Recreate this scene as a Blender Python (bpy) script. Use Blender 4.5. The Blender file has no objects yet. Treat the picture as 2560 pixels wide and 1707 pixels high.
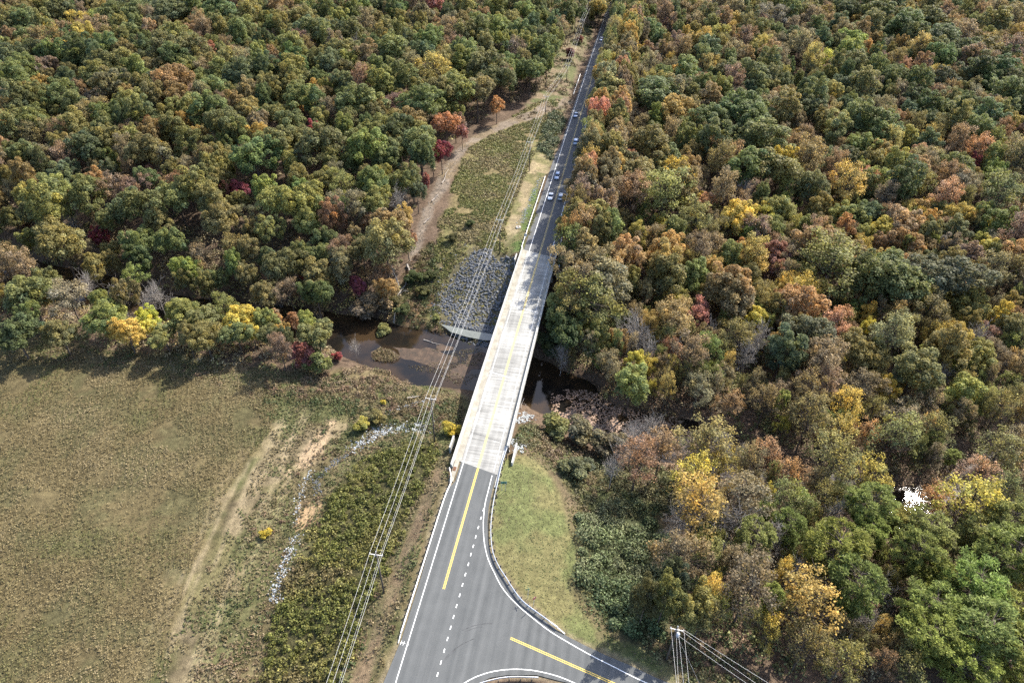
import bpy, bmesh, math, random
import numpy as np
from mathutils import Vector, Matrix

random.seed(7)
rng = np.random.default_rng(7)
SC = bpy.context.scene
COL = SC.collection

# ------------------------------------------------------------------ camera
F_PX, PITCH, ROLL, CAM_H = 1707.0, math.radians(39.8), math.radians(1.2), 117.0
FW = np.array([0, math.cos(PITCH), -math.sin(PITCH)])
_r0 = np.array([1.0, 0, 0]); _u0 = np.array([0, math.sin(PITCH), math.cos(PITCH)])
RT = _r0 * math.cos(ROLL) + _u0 * math.sin(ROLL)
UP = -_r0 * math.sin(ROLL) + _u0 * math.cos(ROLL)
CAM = np.array([0, 0, CAM_H])
cam = bpy.data.cameras.new('camera'); cam_o = bpy.data.objects.new('camera', cam); COL.objects.link(cam_o)
cam.sensor_width = 36.0; cam.lens = 36.0 * F_PX / 2560.0
cam.clip_start = 0.5; cam.clip_end = 6000.0
cam_o.matrix_world = Matrix((( RT[0], UP[0], -FW[0], 0), (RT[1], UP[1], -FW[1], 0), (RT[2], UP[2], -FW[2], CAM_H), (0, 0, 0, 1)))
SC.camera = cam_o

# ------------------------------------------------------------------ light
SUN_AZ, SUN_EL = math.radians(43.3), math.radians(43.8)      # azimuth from +Y towards +X
SUN_DIR = Vector((math.sin(SUN_AZ) * math.cos(SUN_EL), math.cos(SUN_AZ) * math.cos(SUN_EL), math.sin(SUN_EL)))
w = bpy.data.worlds.new('World'); SC.world = w; w.use_nodes = True
nt = w.node_tree
bg = nt.nodes['Background']
sky = nt.nodes.new('ShaderNodeTexSky'); sky.sky_type = 'NISHITA'; sky.sun_disc = False
sky.sun_elevation = SUN_EL; sky.sun_rotation = SUN_AZ; sky.air_density = 0.85; sky.dust_density = 2.0; sky.ozone_density = 0.8
nt.links.new(sky.outputs[0], bg.inputs[0]); bg.inputs[1].default_value = 0.15
sun = bpy.data.lights.new('sun', 'SUN'); sun.energy = 4.0; sun.angle = math.radians(0.5); sun.color = (1.0, 0.945, 0.84)
sun_o = bpy.data.objects.new('sun', sun); COL.objects.link(sun_o)
sun_o.rotation_euler = SUN_DIR.to_track_quat('Z', 'Y').to_euler(); sun_o.location = (0, 0, 200)
SC.view_settings.view_transform = 'Standard'; SC.view_settings.look = 'None'
SC.view_settings.exposure = 1.66; SC.view_settings.gamma = 1.0
try:
    SC.view_settings.use_curve_mapping = False
except Exception:
    pass
SC.cycles.max_bounces = 6; SC.cycles.diffuse_bounces = 3; SC.cycles.transmission_bounces = 3; SC.cycles.glossy_bounces = 2
SC.cycles.use_denoising = False; SC.cycles.sample_clamp_indirect = 6.0

# ------------------------------------------------------------------ helpers
def at(x, y, z=0.0):
    """The point at height z that shows at pixel (x, y) of the 2560 x 1707 photograph."""
    d = RT * (x - 1280) - UP * (y - 853.5) + FW * F_PX
    return CAM + d * ((z - CAM_H) / d[2])

def to_px(p):
    v = np.asarray(p, float) - CAM
    k = F_PX / (v @ FW)
    return np.stack([1280 + (v @ RT) * k, 853.5 - (v @ UP) * k], -1)

K = 2560 / 2352.0
def dpoly(pts, z=0.0):
    """a polygon read off the 2352-wide view of the photograph, laid on height z (world x, y)"""
    return np.array([at(x * K, y * K, z)[:2] for x, y in pts])

def spoly(pts, z=0.0):
    return np.array([at(x, y, z)[:2] for x, y in pts])

def sstep(a, b, x):
    t = np.clip((x - a) / (b - a), 0, 1)
    return t * t * (3 - 2 * t)

def seg_dist(px, py, poly, closed=False):
    n = len(poly); best = np.full(px.shape, 1e18)
    for i in range(n if closed else n - 1):
        ax, ay = poly[i]; bx, by = poly[(i + 1) % n]
        dx, dy = bx - ax, by - ay
        t = np.clip(((px - ax) * dx + (py - ay) * dy) / max(dx * dx + dy * dy, 1e-9), 0, 1)
        best = np.minimum(best, (px - ax - t * dx) ** 2 + (py - ay - t * dy) ** 2)
    return np.sqrt(best)

def inside(px, py, poly):
    r = np.zeros(px.shape, bool); n = len(poly); j = n - 1
    for i in range(n):
        xi, yi = poly[i]; xj, yj = poly[j]
        if yi != yj:
            c = ((yi > py) != (yj > py)) & (px < (xj - xi) * (py - yi) / (yj - yi) + xi)
            r ^= c
        j = i
    return r

def sdist(px, py, poly):
    d = seg_dist(px, py, poly, True)
    return np.where(inside(px, py, poly), -d, d)

_perm = rng.permutation(512)
_val = rng.random(512)
def vnoise(x, y, s=1.0, seed=0):
    x = np.asarray(x) / s + seed * 17.3; y = np.asarray(y) / s - seed * 9.1
    xi = np.floor(x).astype(int); yi = np.floor(y).astype(int); fx = x - xi; fy = y - yi
    fx = fx * fx * (3 - 2 * fx); fy = fy * fy * (3 - 2 * fy)
    def h(a, b):
        return _val[_perm[(_perm[a & 511] + b) & 511]]
    return (h(xi, yi) * (1 - fx) + h(xi + 1, yi) * fx) * (1 - fy) + (h(xi, yi + 1) * (1 - fx) + h(xi + 1, yi + 1) * fx) * fy
def fnoise(x, y, s=1.0, seed=0):
    return (vnoise(x, y, s, seed) + .5 * vnoise(x, y, s / 2.1, seed + 1) + .25 * vnoise(x, y, s / 4.3, seed + 2)) / 1.75

def link(o, parent=None):
    COL.objects.link(o)
    if parent is not None:
        o.parent = parent
    return o

def tag(o, label=None, cat=None, group=None, kind=None):
    if label: o['label'] = label
    if cat: o['category'] = cat
    if group: o['group'] = group
    if kind: o['kind'] = kind
    return o

def empty(name, loc=(0, 0, 0), rz=0.0, label=None, cat=None, group=None):
    o = bpy.data.objects.new(name, None); o.empty_display_size = 0.3
    o.location = loc; o.rotation_euler = (0, 0, rz)
    link(o); return tag(o, label, cat, group)

def mesh_np(name, V, F, mat, smooth=False, attrs=None):
    """mesh from arrays; F is (n,3) or (n,4); attrs: {name: (n,3) point colours or (n,) point floats}"""
    me = bpy.data.meshes.new(name)
    V = np.asarray(V, np.float32); F = np.asarray(F, np.int32); k = F.shape[1]
    me.vertices.add(len(V)); me.vertices.foreach_set('co', V.ravel())
    me.loops.add(F.size); me.loops.foreach_set('vertex_index', F.ravel())
    me.polygons.add(len(F)); me.polygons.foreach_set('loop_start', np.arange(0, F.size, k, dtype=np.int32))
    try:
        me.polygons.foreach_set('loop_total', np.full(len(F), k, np.int32))
    except Exception:
        pass
    if smooth:
        me.polygons.foreach_set('use_smooth', np.ones(len(F), bool))
    for n, a in (attrs or {}).items():
        a = np.asarray(a, np.float32)
        if a.ndim == 1:
            at_ = me.attributes.new(n, 'FLOAT', 'POINT'); at_.data.foreach_set('value', a)
        else:
            at_ = me.attributes.new(n, 'FLOAT_COLOR', 'POINT')
            at_.data.foreach_set('color', np.concatenate([a, np.ones((len(a), 1), np.float32)], 1).ravel())
    me.update(calc_edges=True)
    if mat: me.materials.append(mat)
    return me

def obj(name, me, parent=None, loc=None):
    o = bpy.data.objects.new(name, me)
    if loc is not None: o.location = loc
    return link(o, parent)

class MB:
    """collects simple shapes into one mesh"""
    def __init__(s): s.v = []; s.f = []
    def add(s, v, f):
        b = len(s.v); s.v += [tuple(map(float, p)) for p in v]; s.f += [tuple(b + i for i in q) for q in f]; return s
    def box(s, c, d, ax=(1, 0, 0), ay=(0, 1, 0), az=(0, 0, 1)):
        c = np.array(c, float); ax, ay, az = (np.array(a, float) * .5 * k for a, k in zip((ax, ay, az), d))
        v = [c + i * ax + j * ay + k * az for k in (-1, 1) for j in (-1, 1) for i in (-1, 1)]
        return s.add(v, [(0, 2, 3, 1), (4, 5, 7, 6), (0, 1, 5, 4), (2, 6, 7, 3), (0, 4, 6, 2), (1, 3, 7, 5)])
    def tube(s, pts, rad, n=6, cap=True):
        pts = [np.array(p, float) for p in pts]
        if not hasattr(rad, '__len__'): rad = [rad] * len(pts)
        rings = []
        for i, p in enumerate(pts):
            t = pts[min(i + 1, len(pts) - 1)] - pts[max(i - 1, 0)]; t /= np.linalg.norm(t) + 1e-9
            a = np.cross(t, (0, 0, 1) if abs(t[2]) < .9 else (1, 0, 0)); a /= np.linalg.norm(a); b = np.cross(t, a)
            rings.append([p + rad[i] * (a * math.cos(2 * math.pi * k / n) + b * math.sin(2 * math.pi * k / n)) for k in range(n)])
        v = [q for r in rings for q in r]; f = []
        for i in range(len(pts) - 1):
            for k in range(n):
                f.append((i * n + k, i * n + (k + 1) % n, (i + 1) * n + (k + 1) % n, (i + 1) * n + k))
        if cap:
            f.append(tuple(range(n - 1, -1, -1))); f.append(tuple((len(pts) - 1) * n + k for k in range(n)))
        return s.add(v, f)
    def sweep(s, path, prof, closed=True):
        """prof: (offset to the left of travel, z) swept along a polyline of (x, y, z)"""
        path = np.array(path, float); m = len(prof); v = []
        for i in range(len(path)):
            t = path[min(i + 1, len(path) - 1)] - path[max(i - 1, 0)]; t = t[:2] / (np.linalg.norm(t[:2]) + 1e-9)
            nrm = np.array([-t[1], t[0]])
            for o, z in prof: v.append((path[i, 0] + nrm[0] * o, path[i, 1] + nrm[1] * o, path[i, 2] + z))
        f = []
        for i in range(len(path) - 1):
            for k in range(m if closed else m - 1):
                a, b = i * m + k, i * m + (k + 1) % m
                f.append((a, b, b + m, a + m))
        if closed:
            f.append(tuple(range(m - 1, -1, -1))); f.append(tuple((len(path) - 1) * m + k for k in range(m)))
        return s.add(v, f)
    def mesh(s, name, mat, smooth=False, bevel=0):
        me = bpy.data.meshes.new(name); me.from_pydata(s.v, [], s.f)
        bm = bmesh.new(); bm.from_mesh(me)
        if bevel:
            bmesh.ops.bevel(bm, geom=list(bm.edges), offset=bevel, segments=1, affect='EDGES', clamp_overlap=True)
        bmesh.ops.recalc_face_normals(bm, faces=list(bm.faces)); bm.to_mesh(me); bm.free()
        if smooth:
            me.polygons.foreach_set('use_smooth', np.ones(len(me.polygons), bool))
        me.materials.append(mat); return me
    def build(s, name, mat, parent=None, smooth=False, bevel=0):
        return obj(name, s.mesh(name, mat, smooth, bevel), parent)

def sheet(name, poly, z, mat, parent=None, thick=0.0):
    """a flat sheet with the outline poly at height z"""
    bm = bmesh.new(); vs = [bm.verts.new((float(x), float(y), float(z))) for x, y in poly]
    es = [bm.edges.new((vs[i], vs[(i + 1) % len(vs)])) for i in range(len(vs))]
    bmesh.ops.triangle_fill(bm, use_beauty=True, edges=es)
    for f in bm.faces:
        f.normal_update()
        if f.normal.z < 0: f.normal_flip()
    me = bpy.data.meshes.new(name); bm.to_mesh(me); bm.free(); me.materials.append(mat)
    return obj(name, me, parent)

def smooth_line(pts, step=1.0):
    """Catmull-Rom through pts, resampled"""
    P = [np.array(p, float) for p in pts]; P = [2 * P[0] - P[1]] + P + [2 * P[-1] - P[-2]]; out = []
    for i in range(1, len(P) - 2):
        n = max(2, int(np.linalg.norm(P[i + 1] - P[i]) / step))
        for k in range(n):
            t = k / n
            out.append(.5 * (2 * P[i] + (P[i + 1] - P[i - 1]) * t + (2 * P[i - 1] - 5 * P[i] + 4 * P[i + 1] - P[i + 2]) * t * t + (3 * P[i] - P[i - 1] - 3 * P[i + 1] + P[i + 2]) * t ** 3))
    out.append(P[-2]); return np.array(out)

def ribbon(path, wid, z, name, mat, parent=None):
    path = np.asarray(path, float); h = wid / 2; v = []
    for i in range(len(path)):
        t = path[min(i + 1, len(path) - 1)] - path[max(i - 1, 0)]; t = t[:2] / np.linalg.norm(t[:2]); n = np.array([-t[1], t[0]])
        v += [(*(path[i, :2] + n * h), z), (*(path[i, :2] - n * h), z)]
    f = [(2 * i, 2 * i + 1, 2 * i + 3, 2 * i + 2) for i in range(len(path) - 1)]
    return obj(name, mesh_np(name, v, f, mat), parent)

# ------------------------------------------------------------------ materials
def new_mat(name):
    m = bpy.data.materials.new(name); m.use_nodes = True
    return m, m.node_tree, m.node_tree.nodes['Principled BSDF']

def noise_mat(name, stops, scale=2.0, detail=6, rough=.85, spec=.25, coord='Object', stretch=None, bump=0.0, bump_scale=None, metal=0.0, rot=0.0):
    """stops: [(pos, rgb), ...] colour ramp over a noise"""
    m, t, b = new_mat(name)
    tc = t.nodes.new('ShaderNodeTexCoord'); mp = t.nodes.new('ShaderNodeMapping'); n = t.nodes.new('ShaderNodeTexNoise'); r = t.nodes.new('ShaderNodeValToRGB')
    t.links.new(tc.outputs[coord], mp.inputs[0]); t.links.new(mp.outputs[0], n.inputs['Vector'])
    mp.inputs['Rotation'].default_value = (0, 0, rot)
    if stretch: mp.inputs['Scale'].default_value = stretch
    n.inputs['Scale'].default_value = scale; n.inputs['Detail'].default_value = detail; n.inputs['Roughness'].default_value = .65
    e = r.color_ramp.elements
    while len(e) < len(stops): e.new(.5)
    for k, (p, c) in enumerate(stops): e[k].position = p; e[k].color = (*c, 1)
    t.links.new(n.outputs['Fac'], r.inputs[0]); t.links.new(r.outputs[0], b.inputs['Base Color'])
    b.inputs['Roughness'].default_value = rough; b.inputs['Specular IOR Level'].default_value = spec; b.inputs['Metallic'].default_value = metal
    if bump:
        n2 = t.nodes.new('ShaderNodeTexNoise'); n2.inputs['Scale'].default_value = bump_scale or scale * 4; n2.inputs['Detail'].default_value = 4
        t.links.new(tc.outputs[coord], n2.inputs['Vector'])
        bp = t.nodes.new('ShaderNodeBump'); bp.inputs['Strength'].default_value = bump; bp.inputs['Distance'].default_value = .05
        t.links.new(n2.outputs['Fac'], bp.inputs['Height']); t.links.new(bp.outputs[0], b.inputs['Normal'])
    return m

def flat_mat(name, c, rough=.6, metal=0.0, spec=.4):
    return noise_mat(name, [(.3, tuple(v * .86 for v in c)), (.7, tuple(min(1, v * 1.1) for v in c))], scale=3.0, rough=rough, metal=metal, spec=spec)

def foliage_mat(name, inst, trans=.52):
    """leaves: colour from the object (or instance) property leafcol, or from point colours, times a per-leaf tint"""
    m, t, b = new_mat(name)
    a = t.nodes.new('ShaderNodeAttribute'); a.attribute_name = 'leafcol' if inst else 'col'; a.attribute_type = 'INSTANCER' if inst else 'GEOMETRY'
    col = a.outputs['Color']
    if inst:
        tn = t.nodes.new('ShaderNodeAttribute'); tn.attribute_name = 'tint'
        mx = t.nodes.new('ShaderNodeMix'); mx.data_type = 'RGBA'; mx.blend_type = 'MULTIPLY'; mx.inputs[0].default_value = 1.0
        t.links.new(col, mx.inputs[6]); t.links.new(tn.outputs['Color'], mx.inputs[7]); col = mx.outputs[2]
    t.links.new(col, b.inputs['Base Color'])
    b.inputs['Roughness'].default_value = .6; b.inputs['Specular IOR Level'].default_value = .22
    tr = t.nodes.new('ShaderNodeBsdfTranslucent'); ms = t.nodes.new('ShaderNodeMixShader'); ms.inputs[0].default_value = trans
    t.links.new(col, tr.inputs[0]); t.links.new(b.outputs[0], ms.inputs[1]); t.links.new(tr.outputs[0], ms.inputs[2])
    t.links.new(ms.outputs[0], t.nodes['Material Output'].inputs[0])
    return m

M = {}
M['leaf'] = foliage_mat('leaves', True)
M['weed'] = foliage_mat('weeds', False, .2)
M['bark'] = noise_mat('bark', [(.3, (.045, .035, .028)), (.7, (.13, .105, .085))], scale=1.2, stretch=(6, 6, 1), rough=.95, spec=.1, bump=.4)
M['bark_pale'] = noise_mat('pale_bark', [(.3, (.16, .14, .12)), (.7, (.34, .31, .28))], scale=1.5, stretch=(5, 5, 1), rough=.95, spec=.1)
# ------------------------------------------------------------------ road alignment
_cl = np.array([[-15.9, 44], [-11.84, 68.23], [-6.68, 96.82], [2.12, 148.72], [9.2, 189.47], [15.9, 229.0], [23.3, 271.6], [31.2, 314.36], [35.1, 336.2], [38.6, 355.5], [42.9, 379.3], [47.8, 406.6], [64, 495]])
CLP = np.polyfit(_cl[:, 1], _cl[:, 0], 3)
def cx(y): return np.polyval(CLP, y)
def cdir(y):
    s = np.polyval(np.polyder(CLP), y); v = np.array([s, 1.0]); return v / np.linalg.norm(v)
def on_road(y, off, z=0.0):
    """a point off metres to the right of the centre line at world y"""
    d = cdir(y); return np.array([cx(y) + d[1] * off, y - d[0] * off, z])
Y_NEAR, Y_FAR = 97.1, 184.2           # the concrete of the bridge starts and ends here
WATER_Z = -11.0

asphalt_px = [(1152.8, 1154), (1138.5, 1202), (1120, 1221), (1089, 1310), (1053, 1440), (1005, 1594), (958, 1707), (915, 1850), (1140, 1850), (1198, 1706), (1226, 1693), (1265, 1687), (1341, 1686), (1399, 1701), (1422, 1706), (1520, 1745), (1640, 1800),
              (1860, 1780), (1640, 1693), (1582, 1665), (1515, 1637), (1462, 1612), (1419, 1590), (1391, 1573), (1341, 1532), (1302, 1498), (1270, 1459), (1245, 1420), (1227, 1381), (1220, 1349), (1219, 1310), (1222, 1267), (1233.5, 1214), (1241, 1189), (1242, 1180)]
asphalt_poly = spoly(asphalt_px)
ys = np.arange(Y_FAR, 640, 8.0)
far_poly = np.array([on_road(y, -6.0)[:2] for y in ys] + [on_road(y, 5.6)[:2] for y in ys[::-1]])
far_asphalt = np.array([on_road(y, -5.3 if y < 262 else -4.3)[:2] for y in ys] + [on_road(y, 5.0 if y < 262 else 4.2)[:2] for y in ys[::-1]])
far_asphalt[0] = on_road(Y_FAR + 1.2, -5.3)[:2]; far_asphalt[-1] = on_road(Y_FAR - 1.2, 5.0)[:2]

# ------------------------------------------------------------------ terrain heights
cp = [(0, 900, -7), (300, 900, -7), (600, 950, -7), (0, 1200, -7), (300, 1200, -7), (500, 1150, -6.8), (0, 1560, -7), (350, 1560, -7), (550, 1300, -6.8),
      (870, 1000, -7.6), (760, 1070, -7.6), (690, 1200, -7.6), (640, 1370, -7.3), (600, 1560, -7), (1000, 1080, -1.2), (940, 1250, -.9), (870, 1400, -.7), (790, 1560, -.6),
      (850, 1150, -5), (800, 1300, -4), (720, 1500, -4.5), (1040, 960, -6.5), (1010, 920, -8), (1045, 1040, -2.2), (940, 890, -8.6), (840, 870, -8.4), (760, 900, -7.4), (1040, 900, -9.5), (900, 960, -7.6),
      (950, 740, -9.6), (1000, 760, -10.4), (1060, 740, -9.7), (1010, 690, -8.6), (1050, 640, -6), (1090, 590, -3.2), (1150, 580, -1.6), (1100, 700, -8.6), (1130, 760, -10), (1180, 640, -3.5), (1170, 700, -8),
      (1040, 560, -2.5), (1030, 450, .5), (1100, 350, 1.4), (1180, 300, .9), (1250, 230, .4), (1220, 450, -.4), (1190, 530, -.9),
      (900, 600, -5), (700, 600, -5.5), (500, 500, -1), (300, 400, 1.5), (100, 300, 3), (700, 300, 4), (1000, 200, 4), (0, 600, -7), (300, 620, -8), (600, 680, -8.6), (1300, 60, 1),
      (100, 760, -7.2), (400, 800, -7.2), (650, 850, -7.6),
      (1300, 560, -2.5), (1400, 500, -2), (1500, 300, 1), (1800, 200, 3), (2300, 100, 5), (1300, 700, -8), (1400, 750, -8.5), (1700, 600, -7), (2000, 600, -6), (2300, 600, -4), (1600, 850, -9), (1900, 900, -9), (2200, 900, -8.6), (1262, 640, -5), (1240, 760, -9),
      (1215, 900, -10), (1190, 960, -7.5), (1220, 1000, -5), (1300, 1020, -8), (1400, 1080, -9), (1205, 1045, -1.6), (1290, 1130, -1.6), (1250, 1090, -.8), (1400, 1200, -6), (1310, 1280, -1.4), (1400, 1400, -3), (1340, 1420, -.6), (1500, 1300, -6), (1600, 1200, -8.6), (1700, 1350, -7), (1550, 1470, -2), (1700, 1540, -4), (1900, 1500, -6), (2200, 1500, -7), (2300, 1300, -8.6), (1480, 1500, -.6), (1600, 1568, -1.2),
      (1150, 1600, -1.8), (1200, 1640, -3), (1900, 1100, -9.5), (2100, 1250, -9.8)]
CP = np.array([[*at(x * K, y * K, z)[:2], z] for x, y, z in cp] +
              [[x, y, z] for x, y, z in [(-500, 200, 0), (-500, 500, 5), (500, 500, 7), (500, 200, -2), (0, 800, 6), (-400, 800, 8), (400, 800, 8), (-300, 0, -7), (300, 0, -6), (0, -60, -1), (-120, 40, -7), (120, 40, -6), (60, 20, -1)]])
_A = np.hypot(CP[:, None, 0] - CP[None, :, 0], CP[:, None, 1] - CP[None, :, 1])
_B = np.linalg.solve(np.block([[_A + 3.0 * -np.eye(len(CP)), np.ones((len(CP), 1))], [np.ones((1, len(CP))), np.zeros((1, 1))]]), np.append(CP[:, 2], 0))

creek_px = [(-150, 600), (0, 622), (150, 655), (300, 690), (480, 722), (640, 738), (740, 752), (820, 768), (900, 795), (985, 822), (1060, 838), (1150, 855), (1240, 880), (1300, 915), (1380, 965), (1450, 985), (1530, 1002), (1600, 1022), (1700, 1058), (1850, 1105), (1990, 1140), (2085, 1182), (2160, 1130), (2260, 1050), (2450, 960)]
creek_hw = [7, 7, 7, 6, 6, 6.5, 7, 8, 10, 11, 10, 9, 7.5, 8, 7.5, 7, 6.5, 6, 5.5, 4.5, 5, 5, 2.0, 1.5, 1.5]
CREEK = dpoly(creek_px, WATER_Z); CREEK_HW = np.array(creek_hw, float)
def creek_d(x, y):
    """distance to the water's edge, negative in the water"""
    best = np.full(np.shape(x), 1e9)
    for i in range(len(CREEK) - 1):
        ax, ay = CREEK[i]; dx, dy = CREEK[i + 1] - CREEK[i]
        t = np.clip(((x - ax) * dx + (y - ay) * dy) / (dx * dx + dy * dy), 0, 1)
        best = np.minimum(best, np.hypot(x - ax - t * dx, y - ay - t * dy) - (CREEK_HW[i] + t * (CREEK_HW[i + 1] - CREEK_HW[i])))
    return best + (fnoise(x, y, 9, 3) - .5) * 5

chan_poly = dpoly([(1012, 744), (1040, 750), (1080, 759), (1140, 769), (1165, 772), (1160, 783), (1110, 781), (1070, 773), (1035, 762)], -9.9)

def ground_z(x, y):
    x = np.asarray(x, float); y = np.asarray(y, float); sh = x.shape; x = x.ravel(); y = y.ravel()
    z = np.full(x.shape, _B[-1])
    for i in range(len(CP)): z += _B[i] * np.hypot(x - CP[i, 0], y - CP[i, 1])
    z = np.clip(z, -10.6, 9)
    z += (fnoise(x, y, 14, 5) - .5) * 1.0
    cd = creek_d(x, y)
    bank = np.where(cd < 0, -11.6 + np.maximum(cd, -3) * .3, -11.35 + cd * .55)
    z = np.where(cd < 6, np.minimum(z, np.maximum(bank, -12.5)), z); z = np.where((cd > 0) & (cd < 6), z, z)
    z = np.where(cd > .8, np.maximum(z, -10.75), z)
    for poly, k in ((asphalt_poly, 5.0), (far_poly, 6.0)):
        d = sdist(x, y, poly); t = sstep(.8, .8 + k, d); z = -.16 + (z + .16) * t
    cdh = sdist(x, y, chan_poly); z = np.where(cdh < 2.5, np.minimum(z, -10.5 + sstep(-.8, 2.5, cdh) * 1.0), z)
    return z.reshape(sh)

def gz(x, y): return float(ground_z(np.array([x]), np.array([y]))[0])

# ------------------------------------------------------------------ the zones of the ground
ZN = {}
ZN['field'] = dpoly([(-200, 800), (0, 812), (300, 845), (480, 868), (590, 885), (640, 930), (625, 990), (570, 1060), (515, 1150), (445, 1300), (395, 1450), (345, 1568), (320, 1700), (-300, 1700)], -7)
ZN['lawn'] = dpoly([(1150, 1050), (1180, 1040), (1205, 1035), (1235, 1052), (1265, 1090), (1290, 1130), (1305, 1180), (1308, 1210), (1322, 1250), (1325, 1300), (1300, 1330), (1325, 1385), (1368, 1440), (1390, 1470), (1420, 1505), (1380, 1500), (1275, 1445), (1200, 1370), (1140, 1300), (1126, 1230), (1122, 1180), (1135, 1100)], -.6)
ZN['lawn2'] = dpoly([(1365, 1450), (1500, 1500), (1640, 1560), (1700, 1640), (1620, 1640), (1480, 1555), (1380, 1490)], -.5)
ZN['thicket'] = dpoly([(1322, 1180), (1420, 1130), (1480, 1130), (1530, 1180), (1560, 1250), (1560, 1340), (1540, 1420), (1520, 1470), (1470, 1490), (1400, 1450), (1345, 1390), (1312, 1330), (1335, 1290), (1330, 1240)], -2.5)
ZN['scrub2'] = dpoly([(1195, 965), (1230, 960), (1290, 1000), (1400, 1030), (1500, 1030), (1580, 1075), (1570, 1150), (1530, 1160), (1440, 1180), (1340, 1190), (1300, 1130), (1262, 1070), (1215, 1030), (1180, 1030)], -5)
ZN['scrub'] = dpoly([(880, 1020), (940, 1005), (1000, 1015), (1010, 1060), (985, 1110), (955, 1170), (925, 1240), (895, 1310), (860, 1400), (830, 1480), (790, 1568), (760, 1680), (560, 1680), (590, 1568), (610, 1450), (640, 1360), (670, 1290), (715, 1200), (750, 1130), (800, 1060)], -4)
ZN['mown'] = dpoly([(1000, 1070), (1022, 1075), (1000, 1140), (965, 1230), (930, 1320), (905, 1400), (880, 1480), (850, 1568), (810, 1700), (760, 1700), (800, 1568), (840, 1470), (875, 1380), (905, 1300), (940, 1210), (975, 1130)], -.8)
ZN['track'] = dpoly([(640, 990), (700, 970), (730, 990), (690, 1050), (640, 1110), (600, 1160), (560, 1220), (520, 1300), (490, 1380), (455, 1480), (430, 1568), (400, 1660), (350, 1660), (385, 1568), (410, 1450), (450, 1330), (500, 1220), (560, 1110), (600, 1050)], -7)
ZN['sand'] = dpoly([(765, 962), (800, 952), (808, 975), (770, 1000), (745, 1025), (715, 1050), (690, 1075), (672, 1080), (690, 1040), (725, 1010), (750, 985)], -7)
ZN['sand2'] = dpoly([(690, 1160), (735, 1150), (742, 1175), (720, 1200), (685, 1215), (680, 1190)], -7)
ZN['hill'] = dpoly([(1245, 235), (1180, 275), (1110, 310), (1060, 370), (1040, 440), (1010, 510), (990, 590), (1010, 660), (1055, 600), (1110, 575), (1200, 575), (1225, 500), (1245, 400), (1285, 290), (1290, 240)], 0)
ZN['path'] = dpoly([(1275, 250), (1295, 225), (1320, 228), (1300, 245), (1270, 255), (1235, 275), (1180, 290), (1120, 318), (1075, 345), (1048, 385), (1030, 425), (1000, 470), (975, 520), (955, 560), (940, 600), (925, 600), (940, 545), (965, 490), (990, 450), (1015, 400), (1045, 355), (1085, 318), (1150, 285), (1220, 258), (1255, 232)], .5)
ZN['drygrass'] = dpoly([(1265, 300), (1282, 330), (1262, 400), (1240, 410), (1215, 470), (1195, 540), (1165, 560), (1160, 520), (1180, 470), (1205, 410), (1230, 350)], -.4)
ZN['verge'] = dpoly([(1252, 402), (1246, 405), (1225, 490), (1205, 575), (1165, 585), (1170, 555), (1195, 530), (1218, 450), (1236, 400)], -.4)
ZN['strip'] = np.array([on_road(y, -8)[:2] for y in np.arange(285, 640, 8)] + [on_road(y, -24)[:2] for y in np.arange(640, 285, -8)])
ZN['riprap'] = dpoly([(1080, 590), (1120, 596), (1170, 612), (1195, 625), (1185, 700), (1165, 762), (1110, 752), (1035, 738), (1000, 700), (1012, 660), (1040, 625)], -6)
ZN['riprap2'] = dpoly([(962, 772), (985, 755), (1015, 765), (1050, 775), (1110, 785), (1145, 785), (1145, 802), (1090, 802), (1040, 798), (985, 788)], -10.4)
ZN['bank'] = dpoly([(760, 860), (840, 840), (930, 850), (990, 862), (1040, 900), (1060, 960), (1050, 1020), (1000, 1010), (930, 980), (860, 990), (810, 970), (760, 940), (640, 920), (620, 880)], -8.5)
ZN['nbank'] = dpoly([(880, 760), (900, 720), (940, 640), (990, 590), (1010, 670), (1000, 700), (1020, 740), (960, 775)], -8.5)

gc = {'forest': (.085, .06, .042), 'field': (.085, .068, .034), 'lawn': (.092, .1, .04), 'weeds': (.095, .078, .04), 'sand': (.27, .2, .125), 'track': (.135, .108, .064), 'mown': (.125, .09, .055),
      'scrub': (.055, .05, .022), 'hill': (.12, .112, .046), 'path': (.15, .122, .095), 'drygrass': (.2, .16, .095), 'verge': (.075, .105, .032), 'mud': (.06, .043, .028), 'thicket': (.04, .045, .022), 'strip': (.15, .115, .075), 'rock': (.075, .07, .06)}
gc = {k: np.array(v) for k, v in gc.items()}

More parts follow.
